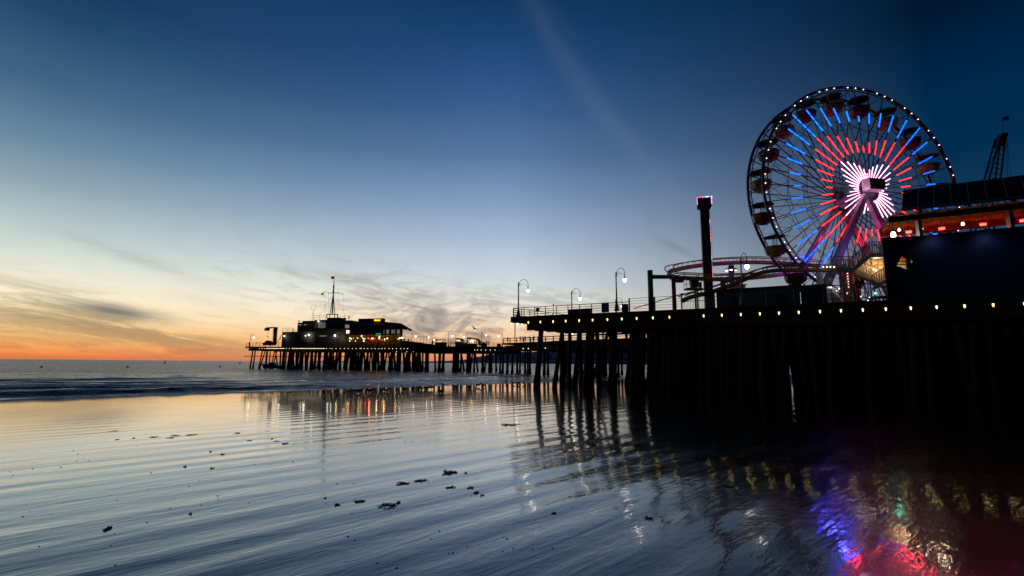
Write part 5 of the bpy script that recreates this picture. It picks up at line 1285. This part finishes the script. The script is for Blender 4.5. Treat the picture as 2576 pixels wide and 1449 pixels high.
# boat deck clutter
t = thing('rescue_boat', 'covered boat on a cradle beside the hoist crane on the pier tip', 'boat', hp(hkk(410, 2), 2, D)); p_ = hq_(410, 975, 2)
MB().slab([q2(340, 972), q2(362, 990), q2(470, 990), q2(482, 968), q2(452, 958), q2(432, 948), q2(405, 932), q2(385, 945), q2(375, 958)], NH*2).build('hull_cover', 'cloth1', t)
MB().beam(q2(370, 1003, .4), q2(370, 988, .4), .3).beam(q2(450, 1003, .4), q2(450, 988, .4), .3).build('cradle', 'beam', t)
# moored boat
p_ = onz(683, 926.3, SEA+.0); t = thing('moored_boat', 'pale cabin boat moored between the piles under the pier tip', 'boat', (p_.x, p_.y, SEA)); s = p_.y/FPX; o = V(p_.x, p_.y, SEA)
prof = [(-26, 10.5), (-22, 4), (-20, -1.5), (23, -1.5), (25, 7), (10, 7.2), (-6, 9.2)]
MB().slab([o+V(x*s, 0, z*s) for x, z in prof], V(0, 2.6, 0)).build('hull', 'hull', t); MB().slab([o+V(x*s, .4, z*s) for x, z in ((-13, 9.5), (-6, 14), (6, 13.5), (8, 7.4), (-6, 8.9))], V(0, 1.8, 0)).build('cabin', 'hull', t)
MB().slab([o+V(x*s, .33, z*s) for x, z in ((-10, 10.2), (-6, 12.8), (4, 12.5), (5, 10))], V(0, .06, 0)).build('window', 'glass', t); MB().beam(o+V(-3*s, 1, 13*s), o+V(-3*s, 1, 21*s), .07).build('aerial', 'iron', t)
MB().slab([o+V(x*s, -.03, z*s) for x, z in ((-23.5, 5), (-21.5, 2.2), (24, 2.2), (24.6, 4.4))], V(0, .05, 0)).build('stripe', 'bluep', t)

# ------------------------------------------------------------------ food stalls on the walkway
def RY2(y): return 670.8+.1991*y
def w2(X, Yp, n=3): return onplane(R2(X), RY2(Yp), hp(0, n), NH)
def stall(name, lab, x0, x1, ybody, roofpts, glow, nposts=(0, 1)):
    t = thing(name, lab, 'stall', hp((w2((x0+x1)/2, 990)-H0).dot(EH), 3, D))
    a_, b_ = w2(x0, ybody), w2(x1, ybody); a_.z = b_.z = max(a_.z, b_.z)
    MB().slab([V(a_.x, a_.y, D), V(b_.x, b_.y, D), b_, a_], NH*2.2).build('counter', 'roof', t)
    MB().slab([w2(*q) for q in roofpts], NH*2.6).build('roof', 'canvas', t)
    mb = MB()
    for X in (x0+6, x1-6):
        for dn in (.1, 2.0): q = w2(X, ybody); ztp = max(w2(*q_).z for q_ in roofpts)-.6; mb.beam(V(q.x, q.y, a_.z)+NH*dn, V(q.x, q.y, ztp)+NH*dn, .12)
    mb.build('posts', 'beam', t)
    for X, Yp, r_, m_ in glow: MB().ball(w2(X, Yp)+NH*1.2, r_*.6, 6, 5).build('stall_lamp', 'bulbf' if m_ == 'bulby' else m_, t)
    return t
stall('food_stall', 'dark square-roofed food stall furthest to the left on the walkway', 238, 335, 955, [(234, 932), (242, 922), (262, 919), (322, 919), (340, 928), (341, 933), (320, 928), (250, 929)], ((270, 935, .2, 'bulby'), (305, 935, .15, 'warm')))
stall('food_stall', 'round-roofed food stall in the middle of the three', 494, 574, 950, [(487, 912), (497, 903), (520, 899), (550, 905), (570, 920), (578, 940), (574, 944), (560, 926), (540, 918), (500, 914)], ((515, 930, .28, 'bulby'), (533, 930, .24, 'bulby'), (562, 966, .2, 'bulby')))
t = stall('food_stall', 'brightly lit food stall with a long wavy roof drooping at its right end', 645, 742, 972, [(632, 914), (645, 898), (668, 891), (700, 893), (725, 903), (750, 903), (775, 916), (790, 935), (792, 995), (786, 995), (783, 945), (765, 926), (740, 918), (715, 913), (690, 906), (655, 912)], ((685, 935, .4, 'bulby'), (705, 932, .45, 'bulby'), (670, 945, .35, 'warm'), (700, 950, .4, 'warm'), (720, 940, .3, 'bulby')))
light('stall_light', w2(700, 945)+NH*1.2, (1, .6, .3), 25, .2, t)
for i, (x0, x1, y0, lab) in enumerate(((345, 372, 962, 'dark crate stack right of the square-roofed stall'), (600, 628, 966, 'low dark locker left of the wavy-roofed stall'), (835, 860, 958, 'square bin beside the tall lamp on the walkway'), (1022, 1060, 975, 'low trolley at the step where the pier widens'), (866, 886, 972, 'small low crate right of the square bin'))):
    a_, b_ = w2(x0, y0, 2), w2(x1, y0, 2); t = thing('utility_box', lab, 'box', V((a_.x+b_.x)/2, (a_.y+b_.y)/2, D))
    MB().slab([V(a_.x, a_.y, D), V(b_.x, b_.y, D), V(b_.x, b_.y, a_.z), V(a_.x, a_.y, a_.z)], NH*1.2).build('body', 'roof', t); MB().slab([a_-EH*.1, V(b_.x, b_.y, a_.z)+EH*.1, V(b_.x, b_.y, a_.z+.12)+EH*.1, a_-EH*.1+V(0, 0, .12)], NH*1.3).build('lid', 'iron', t)
# canvas skirts hanging from the deck edge below the stalls
t = thing('canvas_skirt', 'long dark tarpaulin hung over the walkway edge below the food stalls', 'tarpaulin', hp((w2(420, 1010, 0)-H0).dot(EH), -.1, D-1.7)); kk0, kk1 = (w2(195, 1010, 0)-H0).dot(EH), (w2(744, 1010, 0)-H0).dot(EH)
mb = MB(); m_n = 60
for i in range(m_n):
    k0, k1 = kk0+(kk1-kk0)*i/m_n, kk0+(kk1-kk0)*(i+1)/m_n; o0, o1 = -.12-.12*(i % 2), -.12-.12*((i+1) % 2)
    mb.slab([hp(k0, o0, D+.1), hp(k1, o1, D+.1), hp(k1, o1, D-1.75-.1*sin(i)), hp(k0, o0, D-1.75-.1*sin(i-1))], -NH*.03)
mb.build('cloth', 'cloth1', t)

# ------------------------------------------------------------------ people (one skinned body each)
def person_mesh(pose, mname='cloth1'):
    J = dict(pel=(0, 0, .93), spi=(0, 0, 1.15), che=(0, 0, 1.36), nec=(0, 0, 1.5), hd=(0, .02, 1.62), top=(0, .02, 1.74),
             lsh=(-.17, 0, 1.43), lel=(-.24, .02, 1.16), lha=(-.25, .08, .92), rsh=(.17, 0, 1.43), rel=(.24, .02, 1.16), rha=(.25, .08, .92),
             lhi=(-.09, 0, .9), lkn=(-.10, .02, .5), lan=(-.10, 0, .09), lto=(-.10, .14, .03), rhi=(.09, 0, .9), rkn=(.10, .02, .5), ran=(.10, 0, .09), rto=(.10, .14, .03))
    if pose == 'lean': J.update(che=(0, .1, 1.33), nec=(0, .18, 1.44), hd=(0, .26, 1.54), top=(0, .29, 1.66), lsh=(-.17, .12, 1.38), rsh=(.17, .12, 1.38), lel=(-.22, .3, 1.16), rel=(.22, .3, 1.16), lha=(-.12, .48, 1.1), rha=(.12, .48, 1.1))
    if pose == 'walk': J.update(lkn=(-.09, .16, .52), lan=(-.09, .2, .1), lto=(-.09, .33, .05), rkn=(.09, -.05, .5), ran=(.09, -.28, .14), rto=(.09, -.16, .04), lha=(-.25, -.12, .95), rha=(.25, .22, .98))
    if pose == 'elbows': J.update(lel=(-.34, .05, 1.18), lha=(-.16, .2, 1.15), rel=(.34, .05, 1.18), rha=(.16, .2, 1.15))
    R = dict(pel=.15, spi=.135, che=.16, nec=.06, hd=.095, top=.07, lsh=.075, lel=.05, lha=.035, rsh=.075, rel=.05, rha=.035, lhi=.095, lkn=.065, lan=.045, lto=.04, rhi=.095, rkn=.065, ran=.045, rto=.04)
    names = list(J); E_ = [('pel', 'spi'), ('spi', 'che'), ('che', 'nec'), ('nec', 'hd'), ('hd', 'top'), ('che', 'lsh'), ('lsh', 'lel'), ('lel', 'lha'), ('che', 'rsh'), ('rsh', 'rel'), ('rel', 'rha'), ('pel', 'lhi'), ('lhi', 'lkn'), ('lkn', 'lan'), ('lan', 'lto'), ('pel', 'rhi'), ('rhi', 'rkn'), ('rkn', 'ran'), ('ran', 'rto')]
    me = bpy.data.meshes.new('body'); me.from_pydata([J[n] for n in names], [(names.index(a), names.index(b)) for a, b in E_], [])
    ob = bpy.data.objects.new('tmp', me); COL.objects.link(ob); sk_ = ob.modifiers.new('s', 'SKIN'); sv = me.skin_vertices[0].data
    for i, n in enumerate(names): sv[i].radius = (R[n], R[n]*.85); sv[i].use_root = (n == 'pel')
    ss = ob.modifiers.new('u', 'SUBSURF'); ss.levels = 1; ss.render_levels = 1
    bpy.context.view_layer.update()
    out_ = bpy.data.meshes.new_from_object(ob.evaluated_get(bpy.context.evaluated_depsgraph_get())); bpy.data.objects.remove(ob)
    out_.materials.clear(); out_.materials.append(M[mname]); out_.polygons.foreach_set('use_smooth', [True]*len(out_.polygons)); return out_
PM = {k: person_mesh(k) for k in ('stand', 'lean', 'walk', 'elbows')}
def person(p_, pose, rz, lab, sc=1.0):
    sc *= .9; o = bpy.data.objects.new('person', PM[pose]); COL.objects.link(o); o.location = (p_.x, p_.y, D); o.rotation_euler = (0, 0, rz); o.scale = (sc*1.12, sc, sc)
    tag(o, lab, 'person'); h = MB().ball((0, .02, 1.66) if pose != 'lean' else (0, .27, 1.58), .105, 8, 6, (1, 1.05, 1.1)).build('hair', 'iron', o, local=True); return o
for X, n_, pose, rz, lab, sc in ((183, 1.2, 'stand', 0, 'person standing by the rail right of the tip lamp', 1.08), (268, 1.2, 'lean', -1.2, 'bulky person leaning beside the seaward rail left of the boat', 1.15), (443, 1.5, 'stand', 2, 'person standing between the covered boat and the hoist post', 1.0),
        (988, 1.0, 'walk', 1.5, 'person walking in front of the wide office wall', 1.0)):
    k = (onplane(R1(X), 868, hp(0, n_), NH)-H0).dot(EH); person(hp(k, n_), pose, rz, lab, sc)
for X, n_, pose, rz, lab, sc in ((210, 1.2, 'stand', 1, 'tall cloaked person left of the square-roofed stall', 1.35), (345, 1.4, 'lean', 1.6, 'person bending at the right side of the square-roofed stall', 1.2), (433, 1.6, 'walk', -1.5, 'left person of the pair between the first two stalls', 1.15), (455, 1.6, 'stand', 1.5, 'right person of the pair between the first two stalls', 1.05),
        (480, 1.6, 'lean', -1.5, 'person stooping at the left of the round-roofed stall', 1.1), (577, 1.4, 'walk', 1.5, 'person just right of the round-roofed stall', 1.15), (643, 1.4, 'elbows', -1.2, 'person in front of the left end of the wavy-roofed stall', 1.35), (893, 1.4, 'elbows', .4, 'left one of two people standing with elbows out on the walkway', 1.2), (921, 1.4, 'elbows', -.4, 'right one of two people standing with elbows out on the walkway', 1.12)):
    k = (w2(X, 995, n_)-H0).dot(EH); person(hp(k, n_), pose, rz, lab, sc)
for X, pose, rz, lab in ((1160, 'lean', 3.1, 'person leaning on the wooden railing near its left end'), (1318, 'stand', .5, 'person standing behind the wooden railing right of the plain pole'), (1350, 'walk', 1.5, 'left person of a close pair behind the wooden railing'), (1378, 'stand', 2.5, 'right person of a close pair behind the wooden railing'),
        (1440, 'lean', 1.2, 'person bending behind the wooden railing'), (1478, 'lean', -1.2, 'stooping person partly hidden by the first big pile'), (1490, 'stand', 1, 'tall person just left of the first big pile'), (1597, 'walk', -1.6, 'person striding right of the first big pile')):
    k = sk(R2(X), 1.2); person(sp_(k, 1.2), pose, rz, lab, 1.0)
# ------------------------------------------------------------------ gulls on the wet sand
def gull_mesh(pose):
    st_ = [(-.26, .155, .012), (-.20, .155, .03), (-.12, .165, .06), (-.03, .175, .082), (.05, .185, .08), (.11, .215, .055), (.14, .26, .04), (.16, .295, .045), (.19, .30, .04), (.215, .292, .02), (.235, .288, .012), (.265, .28, .004)]
    if pose == 'down': st_ = [(x, z-(.0 if x < .08 else (x-.08)*.9), r) for x, z, r in st_]
    if pose == 'tuck': st_ = [(x*.8, z-(.03 if x > .12 else 0), r*1.12) for x, z, r in st_]
    mb = MB(); mb.tube([V(x, 0, z) for x, z, r in st_], [r for *_, r in st_], 8)
    for sg in (-1, 1):
        mb.tube([V(-.28, sg*.012, .15), V(-.15, sg*.05, .17), V(0, sg*.078, .185), V(.07, sg*.05, .19)], [.008, .03, .045, .01], 6)   # folded wings
        mb.tube([V(.0, sg*.028, .12), V(-.01, sg*.03, .05), V(.0, sg*.03, 0)], [.014, .008, .007], 5); mb.tube([V(-.01, sg*.03, .004), V(.045, sg*.03, .004)], .008, 4)
    me = mb.mesh('gull', smooth=True); me.materials.append(M['feather']); return me
def sandz(p_):
    s_, t_ = (p_.x+p_.y)/sqrt(2), (p_.y-p_.x)/sqrt(2); return max(sand_h(s_, t_), sea_h(s_, t_) if t_ > waterline(s_)+.2 else -9)
GM = [gull_mesh(p_) for p_ in ('up', 'down', 'tuck')]
def GX(x): return 778.2+.1979*x*1.0
birds = [(183, 275, 2, 90, 'gull nearest the sea wave at the left end of the flock'), (352, 265, 0, 100, 'second gull from the left end of the flock, standing alone'), (513, 262, 0, 80, 'third lone gull from the left end of the flock'),
    (610, 255, 1, 180, 'left gull of the first touching pair'), (645, 258, 0, 10, 'right gull of the first touching pair'), (742, 250, 0, 120, 'left gull of the second touching pair'), (780, 255, 0, 20, 'right gull of the second touching pair'),
    (930, 245, 0, 70, 'upright gull left of the gull with the long dark tail'), (985, 250, 0, 5, 'gull with a long dark tail facing right'), (1200, 238, 0, 160, 'lone gull facing left with a raised head in mid flock'),
    (1320, 220, 0, 90, 'lone gull left of the tight group of five'), (1385, 208, 1, 170, 'first gull of the tight group of five'), (1410, 212, 2, 100, 'second gull of the tight group of five'), (1470, 216, 1, 40, 'third gull of the tight group of five'), (1505, 212, 0, 0, 'fourth gull of the tight group of five'), (1555, 210, 0, 10, 'fifth gull of the tight group of five, facing right'),
    (1670, 272, 1, 200, 'dark gull standing closest to the camera among the reflections'), (1700, 172, 0, 130, 'gull at the water edge left of the facing pair'), (1845, 196, 0, 190, 'left gull of the facing pair at the water edge'), (1880, 204, 0, 90, 'right gull of the facing pair at the water edge'),
    (2040, 198, 0, 60, 'lone upright gull right of the facing pair'), (2150, 172, 0, 0, 'gull wading in the last wave, left one'), (2205, 174, 0, 175, 'gull wading in the last wave, right one'), (2505, 122, 2, 90, 'tiny gull in the surf near the first big pile')]
for x, y, k, a, lab in birds:
    p_ = onz(778.2+.1979*(x*1.0), 939.2+.1979*y, -.17); o = bpy.data.objects.new('gull', GM[k]); COL.objects.link(o); o.location = (p_.x, p_.y, sandz(p_)); o.rotation_euler = (0, 0, radians(a)); o.scale = (1.3,)*3
    tag(o, lab, 'gull', 'gulls standing along the waterline')
for x, y, a, lab in ((1273, 963, 90, 'gull behind the others beyond the first big pile'), (1291, 966.5, 180, 'left gull of the three just left of the first big pile'), (1304, 967.5, 10, 'middle gull of the three just left of the first big pile'), (1317, 967, 90, 'right gull of the three just left of the first big pile')):
    p_ = onz(x, y, -.15); o = bpy.data.objects.new('gull', GM[0]); COL.objects.link(o); o.location = (p_.x, p_.y, sandz(p_)); o.rotation_euler = (0, 0, radians(a)); o.scale = (1.25,)*3; tag(o, lab, 'gull', 'gulls standing along the waterline')
# flying gull
p_ = aty(1193.8, 827.5, 110); mb = MB(); mb.tube([V(-.3, 0, 0), V(-.1, 0, .02), V(.15, 0, .02), V(.32, 0, .0)], [.01, .07, .07, .015], 8)
for sg in (-1, 1): mb.slab([V(.12, 0, .05), V(.16, sg*.35, .28), V(.0, sg*.8, .12), V(-.08, sg*.35, .2), V(-.08, 0, .05)], V(0, 0, .02))
me = mb.mesh('gull', smooth=False); me.materials.append(M['feather']); o = bpy.data.objects.new('flying_gull', me); COL.objects.link(o); o.location = p_; o.rotation_euler = (.5, .3, 2.4); o.scale = (1.6,)*3
tag(o, 'gull flying above the wavy-roofed food stall', 'gull')
# ------------------------------------------------------------------ buoys
for x, y, lab in ((104, 925, 'round dark buoy nearest the left edge of the sea'), (320.6, 924.6, 'middle one of the three round dark buoys'), (552.8, 923.6, 'right-hand round dark buoy, closest to the pier')):
    p_ = onz(x, y, SEA); t = thing('buoy', lab, 'buoy', (p_.x, p_.y, SEA), group='round buoys off the beach')
    MB().ball(p_+V(0, 0, .12), .42, 10, 8).build('float', 'rubber', t, smooth=True); MB().tube([p_+V(0, 0, .5), p_+V(0, 0, .62)], .1, 8).build('ring', 'iron', t)
for x, y, lab in ((415, 908.6, 'far spar buoy on the horizon between two round buoys'), (604, 911.0, 'far spar buoy on the horizon just left of the pier')):
    p_ = aty(x, y, 420); p_.z = SEA; t = thing('spar_buoy', lab, 'buoy', p_); MB().lathe(p_, [(.9, -.2), (.9, .5), (.3, .7), (.25, 2.0), (.45, 2.1), (.05, 2.6)], 8).build('body', 'rubber', t); MB().beam(p_+V(0, 0, 2.5), p_+V(0, 0, 3.1), .12).build('topmark', 'iron', t)
# rocks of the breakwater seen between the piles
for i, (X, w) in enumerate(((1178, 9), (1250, 7), (1352, 9), (1575, 10), (2040, 10), (2280, 9), (25, 9), (70, 4))):
    p_ = aty(R2(X), 915.5, 700); s = 700/FPX; mb = MB(); mb.ball(V(p_.x, p_.y, 0), w*s*.6, 9, 6, (1, .6, .35))
    for v in mb.v: v += V(wnoise(v.x*.3, v.y*.3, v.z)*1.2, 0, wnoise(v.x*.4+5, v.y, v.z)*.8)
    labs_ = ['left of the second slim pile', 'between the slim piles under the wooden railing', 'behind the people on the wide walkway', 'just right of the first big pile', 'left of the paired big piles', 'right of the paired big piles', 'low under the restaurant end of the walkway', 'beside the small one under the restaurant']
    tag(mb.build('breakwater_rock', 'roof'), 'dark breakwater rock on the water '+labs_[i], 'rock', 'breakwater rocks')
# ------------------------------------------------------------------ kelp clumps on the sand
def clump(x, y, w, lab, tall=1.0, grp='kelp clumps scattered on the wet sand'):
    p_ = onz(x, y, 0); s = p_.y/FPX; W_ = w*s*.88; mb = MB()
    lastq = None; w_ = w; qs = []
    for i in range(max(3, int(6+w*.5))):
        q = V(rnd(-.5, .5)*W_, random.gauss(0, .25)*W_*1.2, 0); r_ = max(.008, W_*rnd(.022, .058)); b = MB().ball(q+V(0, 0, r_*.3), r_, 7, 5, (rnd(.8, 1.6), rnd(.8, 2), rnd(.25, .55)*tall))
        for v in b.v: v += V(rnd(-.2, .2), rnd(-.2, .2), rnd(-.15, .15))*r_
        mb.add(b.v, b.f)
        if lastq is not None: mb.tube([lastq+V(0, 0, .006), (lastq+q)/2+V(rnd(-.03, .03), rnd(-.03, .03), .008), q+V(0, 0, .006)], max(.004, W_*.008), 5)
        lastq = q; qs.append(q)
    for i in range(int(3+w*.15)):
        a = rnd(0, 2*pi); q = random.choice(qs)+V(0, 0, .006); L_ = rnd(.15, .45)*W_; mb.tube([q, q+V(cos(a), sin(a), 0)*L_*.5+V(0, 0, .01*tall), q+V(cos(a+.6), sin(a+.6), 0)*L_], max(.004, W_*.012), 5)
    o = mb.build('kelp', 'weed', local=True); o.location = (p_.x, p_.y, sandz(p_)); tag(o, lab, 'kelp', grp); return o
K1 = lambda x, y: (805+.3646*x*1.4907/1.4907, 1073.3+.3646*y)
# large clumps (photo positions)
big = [(1058, 1210, 30, 'long low kelp strand left of the three big clumps'), (1014, 1217, 34, 'spread kelp patch above the crescent of clumps'), (1132, 1190.5, 44, 'row of small round kelp clumps, the highest of the large ones'), (1171, 1190.5, 9, 'single kelp knot right of the round row'), (1134, 1227, 26, 'faint flat kelp trail in the middle of the clumps'),
    (1182, 1227.5, 22, 'kelp strand above the darkest knot'), (1195, 1240, 18, 'darkest tall kelp knot right of the crescent'), (1214, 1246, 8, 'small kelp bit right of the darkest knot'), (850, 1270.5, 16, 'kelp tuft far left of the crescent'), (905, 1262, 26, 'flat kelp strand left of the crescent'), (978, 1272, 44, 'thick kelp crescent close to the middle of the sand'), (1001, 1265, 13, 'upright kelp knot at the right end of the crescent'),
    (1632, 1304, 22, 'pair of kelp knots alone on the right of the sand'), (818, 1253.5, 8, 'tiny kelp bit on the left of the crescent'), (1394, 1292, 14, 'flat kelp scrap under the lamp reflection'), (1280.6, 1069, 40, 'flat dark mound near the reflection of the first big pile'),
    (561, 1143, 13, 'rounded dark kelp lump on the left of the sand'), (529.7, 1136, 6, 'small knot left of the rounded lump'), (479.7, 1294, 6, 'lone kelp bit on the dark left foreground'), (275, 1329, 9, 'kelp tuft with two knots in the lower left'), (270, 1334.5, 14, 'flat strand under the two-knot tuft'),
    (286, 1083.6, 12, 'kelp strand furthest left among the far ones'), (336, 1102, 10, 'teal-lit kelp strand left of centre'), (388, 1099, 18, 'broken kelp line between two strands'), (442, 1096, 22, 'long far kelp strand on the left'), (430, 1101, 14, 'kelp strand just below the long far one'), (481, 1094, 24, 'widest far kelp strand on the left'),
    (599, 1089.5, 18, 'far kelp strand below the pier reflection'), (626, 1108.6, 9, 'short dark kelp dash under the far strand'), (684, 1104, 10, 'left part of a triple kelp dash'), (695, 1110, 14, 'middle part of a triple kelp dash'), (716, 1116, 20, 'right part of a triple kelp dash'), (465.6, 1174, 8, 'kelp dash below the rounded lump on its left'), (533, 1178.6, 9, 'kelp dash below the rounded lump'), (296, 1105.5, 8, 'short dash under the furthest-left strand'),
    (1485, 1110, 26, 'kelp strand between the pier pile reflections'), (1830, 1225, 30, 'kelp patch in the dark lower right')]
for x, y, w, lab in big: clump(x, y, w, lab, 2.2 if ('knot' in lab or 'round' in lab) else 1.0)
rs_ = random.Random(5); mb = MB()
for i in range(420):
    x = rs_.uniform(0, 2500); y = 1040+rs_.random()**1.5*400; g = wnoise(x*.006, y*.02, 3)
    if g < .02: continue
    p_ = onz(x, y, 0); r_ = rs_.uniform(.004, .010)*(1+p_.y*.03); b = MB().ball(V(p_.x, p_.y, sandz(p_)+r_*.2), r_, 5, 4, (rs_.uniform(.7, 2), rs_.uniform(.7, 2.5), .6)); mb.add(b.v, b.f)
o = mb.build('kelp_crumbs', 'weed'); o['kind'] = 'stuff'; o['label'] = 'fine crumbs of kelp and shell strewn over the wet sand';
